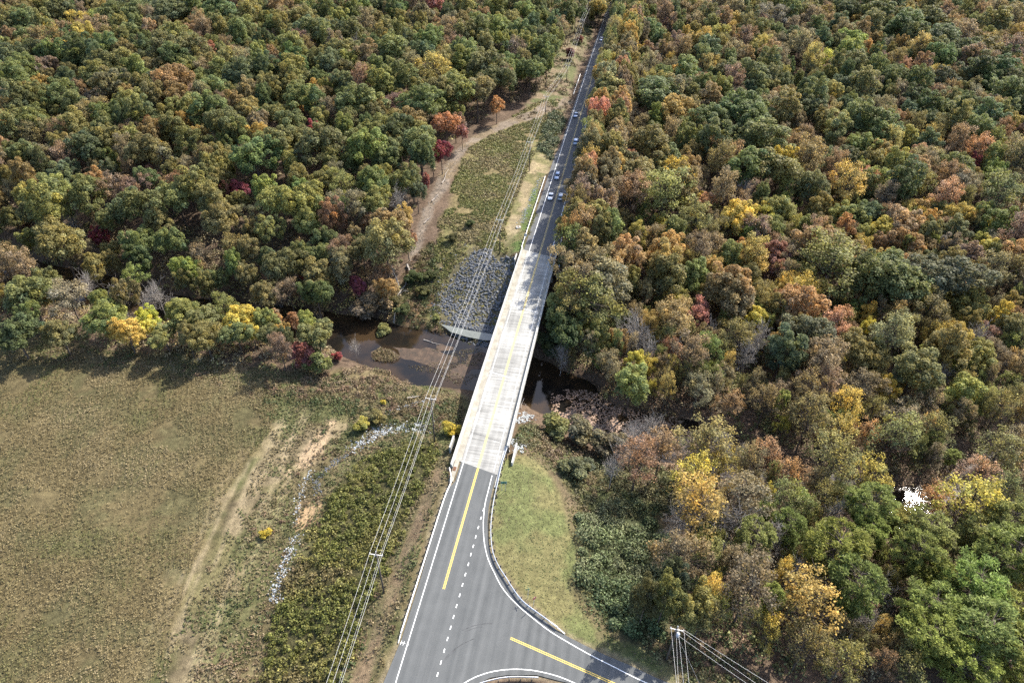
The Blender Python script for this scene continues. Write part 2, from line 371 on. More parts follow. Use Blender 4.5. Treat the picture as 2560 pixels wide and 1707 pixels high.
def zone_weights_color(x, y):
    c = np.tile(gc['forest'], (len(x), 1)); n1 = fnoise(x, y, 5, 11) - .5; n2 = fnoise(x, y, 2.2, 21) - .5
    c *= (1 + .7 * n1)[:, None]
    def put(poly, col, soft=1.5, amp=4.0, var=.5, alt=None, seed=0):
        d = sdist(x, y, poly) + n1 * amp + n2 * amp * .4
        k = sstep(soft, -soft, d)[:, None]; v = np.array(col)[None, :] * (1 + var * (n1 + n2))[:, None]
        if alt is not None:
            a = sstep(.42, .62, fnoise(x, y, 6, 31 + seed))[:, None]; v = v * (1 - a) + np.array(alt)[None, :] * (1 + var * n2)[:, None] * a
        c[:] = c * (1 - k) + v * k
    near_open = dpoly([(-200, 750), (0, 755), (300, 795), (560, 830), (700, 840), (760, 850), (1000, 860), (1070, 900), (1060, 1060), (900, 1700), (-300, 1700)], -6)
    put(near_open, gc['weeds'], 2, 5, .5, (.07, .07, .03))
    put(ZN['bank'], (.10, .08, .042), 2, 5, .5, (.07, .075, .03), 1); put(ZN['nbank'], (.075, .075, .03), 2, 5, .5, (.10, .065, .035), 2)
    put(ZN['field'], gc['field'], 1, 2, .4, (.07, .062, .03), 3)
    put(ZN['track'], gc['track'], 1.2, 3.0, .5, (.12, .105, .05), 4)
    ta, tb = dpoly([(430, 1568), (700, 1000)], -7); td = (tb - ta) / np.linalg.norm(tb - ta); uu = x * td[0] + y * td[1]; vv = -x * td[1] + y * td[0] + 1.5 * np.sin(uu * .05)
    st_ = fnoise(vv, uu * .06, 1.6, 131); band = sstep(18, 0, np.maximum(sdist(x, y, ZN['track']), -1))
    c *= (1 + (st_ - .5) * 1.5 * band)[:, None]
    rut = np.maximum(np.exp(-((st_ - .72) / .07) ** 2), .8 * np.exp(-((st_ - .52) / .035) ** 2)) * sstep(9, 0, sdist(x, y, ZN['track'])); c[:] = c * (1 - .7 * rut[:, None]) + np.array((.2, .16, .1)) * .7 * rut[:, None]
    put(ZN['sand'], gc['sand'], .7, 7.0, .35, (.15, .12, .07), 5); put(ZN['sand2'], (.26, .18, .1), .7, 4.0, .35)
    put(ZN['scrub'], gc['scrub'], 1, 3); put(ZN['mown'], gc['mown'], .8, 2.0, .4, (.10, .085, .045), 6)
    put(ZN['thicket'], (.085, .08, .036), 7, 3, .5); put(ZN['lawn'], (.1, .09, .04), 4, 2, .4)
    put(ZN['scrub2'], (.085, .075, .036), 1.2, 3, .5, (.06, .066, .028), 7); put(ZN['thicket'], gc['thicket'], 1, 2)
    put(ZN['lawn'], gc['lawn'], .6, 1.2, .25, (.115, .105, .047), 8); put(ZN['lawn2'], (.075, .085, .033), .8, 2.0, .4, (.1, .08, .045), 9)
    put(ZN['strip'], gc['strip'], 1.5, 5, .4, (.085, .09, .04), 10)
    put(ZN['hill'], gc['hill'], 1.5, 3, .5, (.125, .1, .05), 11); put(ZN['path'], gc['path'], .8, 3, .5, (.13, .1, .065), 12)
    put(ZN['drygrass'], gc['drygrass'], .8, 3, .5, (.12, .11, .05), 13); put(ZN['verge'], gc['verge'], .8, 2, .4, (.11, .1, .045), 14)
    put(ZN['riprap'], (.09, .08, .045), 2.0, 6, .5); put(ZN['riprap2'], gc['rock'], .8, 2, .5)
    # strip of mown grass beside the kerbs and guardrails
    d = np.minimum(np.abs(sdist(x, y, asphalt_poly)), 99)
    k = (sstep(1.1, .3, d + n1 * 1.0) * .8)[:, None]; c[:] = c * (1 - k) + np.array((.17, .14, .09)) * (1 + .6 * n2)[:, None] * k
    cd = creek_d(x, y); k = sstep(2.2, .2, cd + n1 * 2)[:, None]; c[:] = c * (1 - k) + gc['mud'] * (1 + .8 * n1)[:, None] * k
    return np.clip(c, .01, .6)

def axis(lo, hi, a, b, fine):
    """grid lines: step fine between a and b, growing outwards to lo and hi"""
    mid = list(np.arange(a, b + 1e-6, fine)); l = []; s = fine; p = a
    while p > lo: s *= 1.18; p -= s; l.append(p)
    r = []; s = fine; p = mid[-1]
    while p < hi: s *= 1.18; p += s; r.append(p)
    return np.array(l[::-1] + mid + r)
gx = axis(-3500, 3500, -135, 100, .8); gy = axis(-900, 5000, 42, 330, .8)
GX, GY = np.meshgrid(gx, gy); px, py = GX.ravel(), GY.ravel()
GZ = ground_z(px, py)
GZ = np.where(py > 900, GZ + (py - 900) * .01, GZ)
nx, ny = len(gx), len(gy)
idx = np.arange(nx * ny).reshape(ny, nx)
GF = np.stack([idx[:-1, :-1], idx[:-1, 1:], idx[1:, 1:], idx[1:, :-1]], -1).reshape(-1, 4)
gm, t, b = new_mat('ground_cover')
a = t.nodes.new('ShaderNodeAttribute'); a.attribute_name = 'col'
tc = t.nodes.new('ShaderNodeTexCoord')
def _n(scale, det=6):
    n = t.nodes.new('ShaderNodeTexNoise'); n.inputs['Scale'].default_value = scale; n.inputs['Detail'].default_value = det; n.inputs['Roughness'].default_value = .7
    t.links.new(tc.outputs['Object'], n.inputs['Vector']); return n
n1, n2 = _n(.9), _n(4.0)
mr = t.nodes.new('ShaderNodeMapRange'); mr.inputs[1].default_value = .3; mr.inputs[2].default_value = .7; mr.inputs[3].default_value = .55; mr.inputs[4].default_value = 1.45
mr2 = t.nodes.new('ShaderNodeMapRange'); mr2.inputs[1].default_value = .3; mr2.inputs[2].default_value = .7; mr2.inputs[3].default_value = .7; mr2.inputs[4].default_value = 1.3
t.links.new(n1.outputs['Fac'], mr.inputs[0]); t.links.new(n2.outputs['Fac'], mr2.inputs[0])
mu = t.nodes.new('ShaderNodeMath'); mu.operation = 'MULTIPLY'; t.links.new(mr.outputs[0], mu.inputs[0]); t.links.new(mr2.outputs[0], mu.inputs[1])
vm = t.nodes.new('ShaderNodeVectorMath'); vm.operation = 'SCALE'; t.links.new(a.outputs['Color'], vm.inputs[0]); t.links.new(mu.outputs[0], vm.inputs['Scale'])
t.links.new(vm.outputs[0], b.inputs['Base Color']); b.inputs['Roughness'].default_value = .95; b.inputs['Specular IOR Level'].default_value = .1
bp = t.nodes.new('ShaderNodeBump'); bp.inputs['Strength'].default_value = .9; bp.inputs['Distance'].default_value = .25
t.links.new(n2.outputs['Fac'], bp.inputs['Height']); t.links.new(bp.outputs[0], b.inputs['Normal'])
ground = obj('ground', mesh_np('ground', np.stack([px, py, GZ], -1), GF, gm, True, {'col': zone_weights_color(px, py)})); tag(ground, kind='structure')

# ------------------------------------------------------------------ water
wm, t, b = new_mat('creek_water')
tc = t.nodes.new('ShaderNodeTexCoord'); n = t.nodes.new('ShaderNodeTexNoise'); n.inputs['Scale'].default_value = .12; n.inputs['Detail'].default_value = 5
r = t.nodes.new('ShaderNodeValToRGB'); r.color_ramp.elements[0].position = .38; r.color_ramp.elements[0].color = (.008, .007, .006, 1); r.color_ramp.elements[1].position = .62; r.color_ramp.elements[1].color = (.03, .019, .01, 1)
t.links.new(tc.outputs['Object'], n.inputs['Vector']); t.links.new(n.outputs['Fac'], r.inputs[0]); t.links.new(r.outputs[0], b.inputs['Base Color'])
b.inputs['Roughness'].default_value = .025; b.inputs['IOR'].default_value = 1.33; b.inputs['Specular IOR Level'].default_value = .5
n2 = t.nodes.new('ShaderNodeTexNoise'); n2.inputs['Scale'].default_value = 3.2; n2.inputs['Detail'].default_value = 5; t.links.new(tc.outputs['Object'], n2.inputs['Vector'])
bp = t.nodes.new('ShaderNodeBump'); bp.inputs['Strength'].default_value = .09; bp.inputs['Distance'].default_value = .05; t.links.new(n2.outputs['Fac'], bp.inputs['Height']); t.links.new(bp.outputs[0], b.inputs['Normal'])
water = obj('creek_water', mesh_np('creek_water', [(-420, 60, WATER_Z), (420, 60, WATER_Z), (420, 330, WATER_Z), (-420, 330, WATER_Z)], [(0, 1, 2, 3)], wm)); tag(water, kind='structure')
sm = noise_mat('silty_water', [(.3, (.085, .092, .078)), (.7, (.13, .137, .118))], scale=.5, rough=.25, spec=.5, bump=.1)
ch = sheet('backwater_channel', chan_poly, -9.9, sm); tag(ch, kind='structure')
ch.name = 'channel_water'
# sand bars just under and above the surface
bar_m = noise_mat('river_silt', [(.3, (.02, .014, .009)), (.55, (.05, .03, .018)), (.75, (.09, .06, .036))], scale=.7, detail=8, rough=.7, spec=.3, bump=.5)
for bk, pts in enumerate(([(915, 800), (985, 800), (1035, 815), (1050, 832), (1010, 842), (965, 835), (930, 822)], [(1035, 845), (1062, 835), (1085, 842), (1070, 862), (1045, 870), (1030, 858)], [(1075, 815), (1110, 812), (1118, 835), (1090, 850), (1070, 838)], [(1000, 790), (1030, 792), (1040, 802), (1010, 806)])):
    pp = smooth_line(list(dpoly(pts, -10.95)) + [dpoly(pts, -10.95)[0]], .8)[:-1]
    c0 = pp.mean(0); k = 1 + (fnoise(pp[:, 0], pp[:, 1], 2.0, 8) - .5)[:, None] * .9
    o = sheet('sand_bar', c0 + (pp - c0) * k, -10.99 + .006 * bk, bar_m); tag(o, kind='structure')

# ------------------------------------------------------------------ roads
def asphalt_mat(name, lo, hi):
    m, t, b = new_mat(name)
    tc = t.nodes.new('ShaderNodeTexCoord')
    mp = t.nodes.new('ShaderNodeMapping'); mp.inputs['Rotation'].default_value = (0, 0, math.atan(.172)); t.links.new(tc.outputs['Object'], mp.inputs[0])
    mp2 = t.nodes.new('ShaderNodeMapping'); mp2.inputs['Scale'].default_value = (1.3, .03, 1); t.links.new(mp.outputs[0], mp2.inputs[0])
    n1 = t.nodes.new('ShaderNodeTexNoise'); n1.inputs['Scale'].default_value = .7; n1.inputs['Detail'].default_value = 4; t.links.new(mp2.outputs[0], n1.inputs['Vector'])
    n2 = t.nodes.new('ShaderNodeTexNoise'); n2.inputs['Scale'].default_value = .35; n2.inputs['Detail'].default_value = 8; n2.inputs['Roughness'].default_value = .7; t.links.new(tc.outputs['Object'], n2.inputs['Vector'])
    n3 = t.nodes.new('ShaderNodeTexNoise'); n3.inputs['Scale'].default_value = 9; n3.inputs['Detail'].default_value = 3; t.links.new(tc.outputs['Object'], n3.inputs['Vector'])
    a1 = t.nodes.new('ShaderNodeMath'); a1.operation = 'MULTIPLY_ADD'; a1.inputs[1].default_value = .5; t.links.new(n1.outputs['Fac'], a1.inputs[0])
    a2 = t.nodes.new('ShaderNodeMath'); a2.operation = 'MULTIPLY_ADD'; a2.inputs[1].default_value = .3; t.links.new(n2.outputs['Fac'], a2.inputs[0]); t.links.new(a2.outputs[0], a1.inputs[2])
    a3 = t.nodes.new('ShaderNodeMath'); a3.operation = 'MULTIPLY'; a3.inputs[1].default_value = .2; t.links.new(n3.outputs['Fac'], a3.inputs[0]); t.links.new(a3.outputs[0], a2.inputs[2])
    sx = t.nodes.new('ShaderNodeSeparateXYZ'); t.links.new(mp.outputs[0], sx.inputs[0])
    w1 = t.nodes.new('ShaderNodeMath'); w1.operation = 'MULTIPLY'; w1.inputs[1].default_value = 2 * math.pi / 1.78; t.links.new(sx.outputs[0], w1.inputs[0])
    w2 = t.nodes.new('ShaderNodeMath'); w2.operation = 'COSINE'; t.links.new(w1.outputs[0], w2.inputs[0])
    w3 = t.nodes.new('ShaderNodeMath'); w3.operation = 'MULTIPLY_ADD'; w3.inputs[1].default_value = .035; t.links.new(w2.outputs[0], w3.inputs[0]); t.links.new(a1.outputs[0], w3.inputs[2]); a1 = w3
    r = t.nodes.new('ShaderNodeValToRGB'); e = r.color_ramp.elements
    e[0].position = .3; e[0].color = (*lo, 1); e[1].position = .7; e[1].color = (*hi, 1)
    t.links.new(a1.outputs[0], r.inputs[0]); t.links.new(r.outputs[0], b.inputs['Base Color'])
    b.inputs['Roughness'].default_value = .85; b.inputs['Specular IOR Level'].default_value = .25
    return m
M['asphalt'] = asphalt_mat('asphalt', (.046, .049, .05), (.098, .101, .1))
M['asphalt_far'] = asphalt_mat('old_asphalt', (.06, .062, .064), (.095, .097, .1))
M['white'] = noise_mat('white_paint', [(.3, (.55, .55, .53)), (.6, (.8, .8, .78))], scale=2.5, detail=6, rough=.6)
M['yellow'] = noise_mat('yellow_paint', [(.3, (.52, .36, .06)), (.6, (.72, .5, .1))], scale=2.5, detail=6, rough=.6)
M['yellow_worn'] = noise_mat('worn_yellow_paint', [(.3, (.36, .29, .14)), (.6, (.55, .42, .14))], scale=1.5, detail=8, rough=.6)
M['white_worn'] = noise_mat('worn_white_paint', [(.35, (.40, .40, .38)), (.6, (.6, .6, .58))], scale=1.5, detail=8, rough=.6)
road = sheet('road', asphalt_poly, 0.0, M['asphalt']); tag(road, kind='structure')
far = mesh_np('far_road', np.column_stack([far_asphalt, np.zeros(len(far_asphalt))]), [(i, i + 1, len(far_asphalt) - 2 - i, len(far_asphalt) - 1 - i) for i in range(len(ys) - 1)][::1], M['asphalt_far'])
far_o = obj('far_road', far); tag(far_o, kind='structure')
Y1 = 97.0
def marking(path, wid, mat, name, parent=road, z=.006): return ribbon(path, wid, z, name, M[mat], parent)
def along(off, a, b, step=4.0): return np.array([on_road(y, off) for y in np.arange(a, b, step)] + [on_road(b, off)])
marking(along(-3.5, 40, 98.4), .13, 'white', 'edge_line')
rl = smooth_line([on_road(95.6, 3.42)[:2]] + list(spoly([(1222, 1221), (1213, 1257), (1209, 1292), (1208.5, 1327.6), (1212, 1363), (1221, 1399), (1236, 1431), (1252, 1463), (1273.5, 1491), (1302, 1519), (1337, 1548), (1376.5, 1578), (1426, 1608), (1479.5, 1638), (1533, 1665), (1586, 1692), (1640, 1717), (1760, 1775)])), 1.0)
marking(rl, .13, 'white', 'edge_line')
bl = smooth_line(list(spoly([(1085, 1780), (1130, 1727), (1160, 1707), (1188, 1691.5), (1226.5, 1678.7), (1265, 1672.7), (1303, 1672), (1341, 1676), (1380, 1685), (1405, 1693), (1436, 1706), (1500, 1735), (1600, 1785)])), .8)
marking(bl, .13, 'white', 'edge_line')
y_stop = at(1108.3, 1471.5)[1]
for o in (-.15, .15):
    marking(along(o, y_stop, 97.2), .12, 'yellow', 'centre_line')
s0, s1 = at(1276, 1594), at(1533, 1707); sd = (s1 - s0) / np.linalg.norm(s1 - s0); sn = np.array([-sd[1], sd[0], 0])
for o in (-.15, .15):
    marking(np.array([s0 + sn * o, s0 + sd * 60 + sn * o]), .12, 'yellow', 'centre_line')
for q in range(2):
    pass
dash = [(587, 348), (570, 407), (551, 472), (533, 539), (516, 604), (499, 662), (481, 731), (460, 803), (440, 876), (420, 949), (398, 1024), (377, 1101), (356, 1177), (334, 1256), (311, 1339), (288, 1422), (264, 1506), (238, 1592), (212, 1680)]
dp = np.array([at(1000 + x * .3552, 1150 + y * .3552) for x, y in dash])
for i, p in enumerate(dp):
    d = dp[min(i + 1, len(dp) - 1)] - dp[max(i - 1, 0)]; d /= np.linalg.norm(d)
    marking(np.array([p - d * .36, p + d * .36]), .17, 'white', 'dash')
# survey cross in white paint, tyre marks
sp = at(1007, 1607)
for dx, dy, l, a in ((-.3, .1, .8, 1.3), (.15, 0, .8, 1.3), (0, .05, .9, -.2), (1.0, -.25, .25, -.2)):
    d = np.array([math.cos(a), math.sin(a), 0]); c = sp + np.array([dx, dy, 0])
    marking(np.array([c - d * l / 2, c + d * l / 2]), .09, 'white_worn', 'survey_mark', z=.010)
M['skid'] = noise_mat('tyre_rubber_mark', [(.35, (.028, .029, .03)), (.65, (.07, .071, .073))], scale=1.2, detail=6, rough=.8)
for pts, wd in (([(288, 1440), (325, 1385), (370, 1340), (440, 1292), (520, 1255)], .12), ([(310, 1420), (345, 1375), (390, 1332)], .1), ([(440, 1195), (480, 1178), (530, 1160), (590, 1150), (650, 1148)], .12), ([(460, 1205), (520, 1182), (580, 1170)], .08)):
    marking(smooth_line([at(1000 + x * .3552, 1150 + y * .3552) for x, y in pts], .5), wd, 'skid', 'skid_mark', z=.005)
# far road paint
marking(along(-3.5, Y_FAR + .6, 640), .15, 'white', 'edge_line', far_o)
marking(along(3.55, Y_FAR - .6, 640), .15, 'white', 'edge_line', far_o)
for o in (-.16, .16): marking(along(o, Y_FAR, 640), .11, 'yellow_worn', 'centre_line', far_o)
# the dirt lane that joins the far road from the left
lane = smooth_line([on_road(310, -4.4)[:2], on_road(309, -9)[:2], *dpoly([(1300, 232), (1285, 240), (1265, 252)], .2)], 1.0)

# ------------------------------------------------------------------ bridge
conc = noise_mat('bridge_concrete', [(.3, (.25, .245, .225)), (.5, (.34, .335, .31)), (.72, (.42, .415, .39))], scale=.6, detail=9, rough=.85, stretch=(1, 1, 1))
def deck_mat():
    m, t, b = new_mat('deck_concrete')
    tc = t.nodes.new('ShaderNodeTexCoord'); mp = t.nodes.new('ShaderNodeMapping'); mp.inputs['Rotation'].default_value = (0, 0, math.atan(.172) + math.radians(0)); t.links.new(tc.outputs['Object'], mp.inputs[0])
    ms = t.nodes.new('ShaderNodeMapping'); ms.inputs['Scale'].default_value = (.10, 1.5, 1); t.links.new(mp.outputs[0], ms.inputs[0])
    n1 = t.nodes.new('ShaderNodeTexNoise'); n1.inputs['Scale'].default_value = 1.3; n1.inputs['Detail'].default_value = 5; t.links.new(ms.outputs[0], n1.inputs['Vector'])
    n2 = t.nodes.new('ShaderNodeTexNoise'); n2.inputs['Scale'].default_value = .11; n2.inputs['Detail'].default_value = 6; t.links.new(tc.outputs['Object'], n2.inputs['Vector'])
    ml = t.nodes.new('ShaderNodeMapping'); ml.inputs['Scale'].default_value = (1.2, .02, 1); t.links.new(mp.outputs[0], ml.inputs[0])
    n3 = t.nodes.new('ShaderNodeTexNoise'); n3.inputs['Scale'].default_value = 1.0; n3.inputs['Detail'].default_value = 3; t.links.new(ml.outputs[0], n3.inputs['Vector'])
    r1 = t.nodes.new('ShaderNodeMapRange'); r1.inputs[1].default_value = .3; r1.inputs[2].default_value = .68; r1.inputs[3].default_value = .55; r1.inputs[4].default_value = 1.08; t.links.new(n1.outputs['Fac'], r1.inputs[0])
    r2 = t.nodes.new('ShaderNodeMapRange'); r2.inputs[1].default_value = .35; r2.inputs[2].default_value = .65; r2.inputs[3].default_value = .66; r2.inputs[4].default_value = 1.14; t.links.new(n2.outputs['Fac'], r2.inputs[0])
    r3 = t.nodes.new('ShaderNodeMapRange'); r3.inputs[1].default_value = .35; r3.inputs[2].default_value = .65; r3.inputs[3].default_value = .86; r3.inputs[4].default_value = 1.08; t.links.new(n3.outputs['Fac'], r3.inputs[0])
    u = t.nodes.new('ShaderNodeMath'); u.operation = 'MULTIPLY'; t.links.new(r1.outputs[0], u.inputs[0]); t.links.new(r2.outputs[0], u.inputs[1])
    u2 = t.nodes.new('ShaderNodeMath'); u2.operation = 'MULTIPLY'; t.links.new(u.outputs[0], u2.inputs[0]); t.links.new(r3.outputs[0], u2.inputs[1])
    v = t.nodes.new('ShaderNodeVectorMath'); v.operation = 'SCALE'; v.inputs[0].default_value = (.295, .29, .27); t.links.new(u2.outputs[0], v.inputs['Scale'])
    t.links.new(v.outputs[0], b.inputs['Base Color']); b.inputs['Roughness'].default_value = .8; b.inputs['Specular IOR Level'].default_value = .3
    return m
M['deck'] = deck_mat()
M['stain'] = noise_mat('dirty_gutter', [(.3, (.165, .15, .12)), (.5, (.235, .218, .18)), (.72, (.31, .3, .27))], scale=.5, detail=9, rough=.9)
M['joint'] = noise_mat('joint_seal', [(.3, (.05, .05, .05)), (.7, (.16, .155, .15))], scale=2.0, rough=.8)
M['joint_pale'] = noise_mat('joint_header', [(.3, (.42, .42, .4)), (.7, (.52, .52, .5))], scale=2.0, rough=.8)
bridge = empty('bridge', on_road(140, 0, 0), 0, 'long pale concrete road bridge crossing the creek', 'bridge')
inv = lambda o: (setattr(o, 'matrix_parent_inverse', Matrix.Translation(-Vector(bridge.location))), o)[1]
def bpath(a, b, off, z=0.0, n=14): return np.array([on_road(y, off, z) for y in np.linspace(a, b, n)])
def bsweep(name, a, b, prof, mat, n=14):
    m_ = MB(); m_.sweep(bpath(a, b, 0, 0, n), [(-o, z) for o, z in prof]); return inv(m_.build(name, mat, bridge))
OFF_L, OFF_R = -5.75, 5.15
tilt = 1.25                                             # the ends run a little skew
deck_poly = np.array([on_road(Y_NEAR + tilt, OFF_L + .1)[:2], on_road(Y_FAR + tilt, OFF_L + .1)[:2], on_road(Y_FAR - tilt, OFF_R - .1)[:2], on_road(Y_NEAR - tilt, OFF_R - .1)[:2]])
dk = MB(); n = 4
dk.add([(*p, .002) for p in deck_poly] + [(*p, -.55) for p in deck_poly], [(3, 2, 1, 0), (4, 5, 6, 7), (0, 1, 5, 4), (1, 2, 6, 5), (2, 3, 7, 6), (3, 0, 4, 7)])
inv(dk.build('deck', M['deck'], bridge))
bsweep('parapet', Y_NEAR - 1.0, Y_FAR + 1.4, [(OFF_L - .22, -.5), (OFF_L - .22, 1.05), (OFF_L + .05, 1.05), (OFF_L + .16, .5), (OFF_L + .24, .03)], conc)
pr = MB(); pa = bpath(Y_NEAR + 6.5, Y_FAR + 1.0, 0, 0, 16)
pr.sweep(pa, [(-(OFF_R + .42), -.5), (-(OFF_R + .42), .98), (-(OFF_R - .05), .98), (-(OFF_R - .16), .5), (-(OFF_R - .24), .03)])
for o, wd in ((OFF_R + .03, .17), (OFF_R + .36, .13)):
    pr.sweep(pa, [(-(o - wd / 2), .975), (-(o - wd / 2), 1.12), (-(o + wd / 2), 1.12), (-(o + wd / 2), .975)])
inv(pr.build('parapet', conc, bridge))
for i, y in enumerate(np.arange(Y_NEAR + 8, Y_FAR, 2.6)):
    d = cdir(y); c = on_road(y + .8, OFF_R + .2, 1.045)
    o = MB().box((0, 0, 0), (.19, 1.65, .15)).build('cap_block', conc, bridge); o.location = c; o.rotation_euler = (0, 0, -math.atan2(d[0], d[1])); inv(o)
# stained gutter on the left, paint, joints: thin sheets above the deck
def deck_strip(name, a, b, off, wid, z, mat): return inv(ribbon(bpath(a, b, off), wid, z, name, mat, bridge))
deck_strip('gutter_stain', Y_NEAR + 1.3, Y_FAR + 1, -4.75, 1.35, .006, M['stain'])
deck_strip('gutter_stain', Y_NEAR - .8, Y_FAR - 1.5, 4.62, .5, .006, M['stain'])
deck_strip('seam', Y_NEAR + 1.3, Y_FAR - 30, -4.02, .07, .010, M['joint'])
deck_strip('seam', Y_NEAR + 1.3, Y_FAR - 8, 4.3, .06, .010, M['joint'])
deck_strip('edge_line', Y_NEAR + 1, Y_FAR + .6, -3.5, .12, .011, M['white_worn']); deck_strip('edge_line', Y_NEAR - .5, Y_FAR - .6, 3.55, .12, .011, M['white_worn'])
for o in (-.14, .14): deck_strip('centre_line', Y_NEAR, Y_FAR, o, .2, .011, M['yellow_worn'])
for y, mt, wd in ((106.0, 'joint', .12), (126.7, 'joint_pale', .28), (155.0, 'joint_pale', .28), (176.5, 'joint', .14)):
    a, c = on_road(y + .95, -4.0), on_road(y - .95, 4.3)
    inv(ribbon(np.array([a, c]), wd, .014, 'expansion_joint', M[mt], bridge))
for off in np.linspace(-4.6, 4.0, 5):
    bsweep('girder', Y_NEAR + 8, Y_FAR - 8, [(off - .3, -.56), (off - .3, -.75), (off - .1, -.8), (off - .1, -1.7), (off - .35, -1.9), (off + .35, -1.9), (off + .1, -1.7), (off + .1, -.8), (off + .3, -.75), (off + .3, -.56)], conc)
for y in (126.7, 155.0):
    p = MB(); d = cdir(y); rt = np.array([d[1], -d[0], 0]); fw = np.array([d[0], d[1], 0]); c = on_road(y, -.3)
    p.box(c + np.array([0, 0, -2.4]), (10.0, 1.1, 1.0), rt, fw); 
    for o in (-3.4, 0, 3.4): p.tube([c + rt * o + np.array([0, 0, -2.85]), c + rt * o + np.array([0, 0, -12.2])], .5, 12)
    inv(p.build('pier', conc, bridge))
for y, s in ((105.6, -1), (177.0, 1)):
    p = MB(); d = cdir(y); rt = np.array([d[1], -d[0], 0]); fw = np.array([d[0], d[1], 0]); c = on_road(y + s * .9, -.3)
    p.box(c + np.array([0, 0, -3.2]), (11.3, 1.2, 5.2), rt, fw); inv(p.build('abutment', conc, bridge))
def wing(a, b, off, h, name='wing_wall'):
    bsweep(name, a, b, [(off - .18, -4), (off - .18, h), (off + .18, h), (off + .18, -4)], conc, 4)
wing(99.6, 105.4, 7.05, .35); wing(101.6, 105.2, -7.6, -.1); wing(178.2, 183.0, 7.0, .1); wing(179.0, 182.5, -7.1, .2)
# raised kerb ends at the near side with the inlet
kb = MB(); kb.sweep(bpath(92.3, Y_NEAR + 1.1, 0, 0, 5), [(4.45, -.3), (4.45, .12), (5.4, .12), (5.4, -.3)]); k1 = inv(kb.build('kerb', M['stain'], bridge))
kb = MB(); kb.sweep(bpath(92.6, Y_NEAR + 7.2, 0, 0, 5), [(-4.5, -.3), (-4.5, .10), (-4.95, .10), (-4.95, -.3)]); inv(kb.build('kerb', conc, bridge))
M['rust'] = noise_mat('rusty_iron', [(.3, (.08, .04, .025)), (.7, (.17, .09, .055))], scale=6, rough=.9)
y = at(1141, 1180)[1]; d = cdir(y); g = MB()
g.box((0, 0, 0), (.72, 1.15, .04)); 
for i in range(5): g.box((0, -.44 + i * .22, .03), (.6, .09, .03))
go = g.build('drain_grate', M['rust'], bridge); go.location = on_road(y, -4.95, .142); go.rotation_euler = (0, 0, -math.atan2(d[0], d[1])); inv(go)
# ------------------------------------------------------------------ leaves, crowns, trunks
def unit(v): return v / (np.linalg.norm(v, axis=-1, keepdims=True) + 1e-9)
def rdir(n): return unit(rng.normal(size=(n, 3)))
def leaf_quads(P_, N_, size, aspect=.75, jit=.7):
    """rhombic leaf clumps at P_ facing roughly N_"""
    n = len(P_); N_ = unit(N_ + rng.normal(size=(n, 3)) * jit)
    A = unit(np.cross(N_, rdir(n))); B = np.cross(N_, A); s = np.broadcast_to(np.asarray(size), (n,))[:, None] * .5
    V = np.stack([P_ + A * s, P_ + B * s * aspect, P_ - A * s, P_ - B * s * aspect], 1).reshape(-1, 3)
    return V, np.arange(4 * n).reshape(n, 4)

def lobe_points(cs, rs, n, top=.25, inner=.72):
    """points near the surface of a cluster of lobes, thinned inside their neighbours"""
    k = rng.choice(len(cs), n, p=rs ** 2 / np.sum(rs ** 2)); d = rdir(n); d[:, 2] = np.where((d[:, 2] < -.3) & (rng.random(n) < .6), -d[:, 2], d[:, 2]); d[:, 2] += top; d = unit(d)
    p = cs[k] + d * (rs[k] * rng.uniform(inner, 1.08, n))[:, None]
    dist = np.linalg.norm(p[:, None] - cs[None], axis=2) / rs[None]
    keep = dist.min(1) > inner * .86
    return p[keep], d[keep], k[keep]

def tubes_np(segs, sides=5):
    """segs: (p0, p1, r0, r1) -> vertices and faces"""
    V, F = [], []
    for p0, p1, r0, r1 in segs:
        p0 = np.array(p0, float); p1 = np.array(p1, float); t = unit(p1 - p0); a = unit(np.cross(t, [0, 0, 1] if abs(t[2]) < .9 else [1, 0, 0])); b_ = np.cross(t, a); o = len(V)
        for p, r in ((p0, r0), (p1, r1)):
            for q in range(sides):
                an = 2 * math.pi * q / sides; V.append(p + r * (a * math.cos(an) + b_ * math.sin(an)))
        for q in range(sides): F.append((o + q, o + (q + 1) % sides, o + sides + (q + 1) % sides, o + sides + q))
    return np.array(V), np.array(F)

def limb(p0, p1, r0, r1, segs, n=4, wob=.35):
    pts = [np.array(p0, float) + (np.array(p1, float) - p0) * (i / n) for i in range(n + 1)]
    for i in range(1, n): pts[i] += rng.normal(size=3) * wob
    for i in range(n):
        segs.append((pts[i], pts[i + 1], r0 + (r1 - r0) * i / n, r0 + (r1 - r0) * (i + 1) / n))
    return pts

def skeleton(H, cs, r=.26, fork=.42, twig=0, twig_len=1.6):
    segs = []; top = np.array([rng.normal() * .3, rng.normal() * .3, H * fork])
    limb((0, 0, -1.2), top, r, r * .72, segs, 4, .08)
    lead = limb(top, (top[0] * 1.5, top[1] * 1.5, H * .88), r * .7, r * .15, segs, 5, .3)
    for c in cs:
        b0 = lead[int(np.clip((c[2] / H - fork) / (.9 - fork) * 4, 0, 3))]
        e = limb(b0, c, r * .36, r * .09, segs, 4, .35)
        for q in range(twig):
            s_ = e[rng.integers(1, 5)]; d = unit(rng.normal(size=3) + unit(c - b0) * 1.1 + np.array([0, 0, .5]))
            e2 = limb(s_, s_ + d * twig_len * rng.uniform(.6, 1.3), r * .09, .022, segs, 2, .12)
            for z in range(2):
                d2 = unit(d + rng.normal(size=3) * .6); segs.append((e2[1 + z % 2], e2[1 + z % 2] + d2 * twig_len * rng.uniform(.35, .7), .03, .014))
    return segs

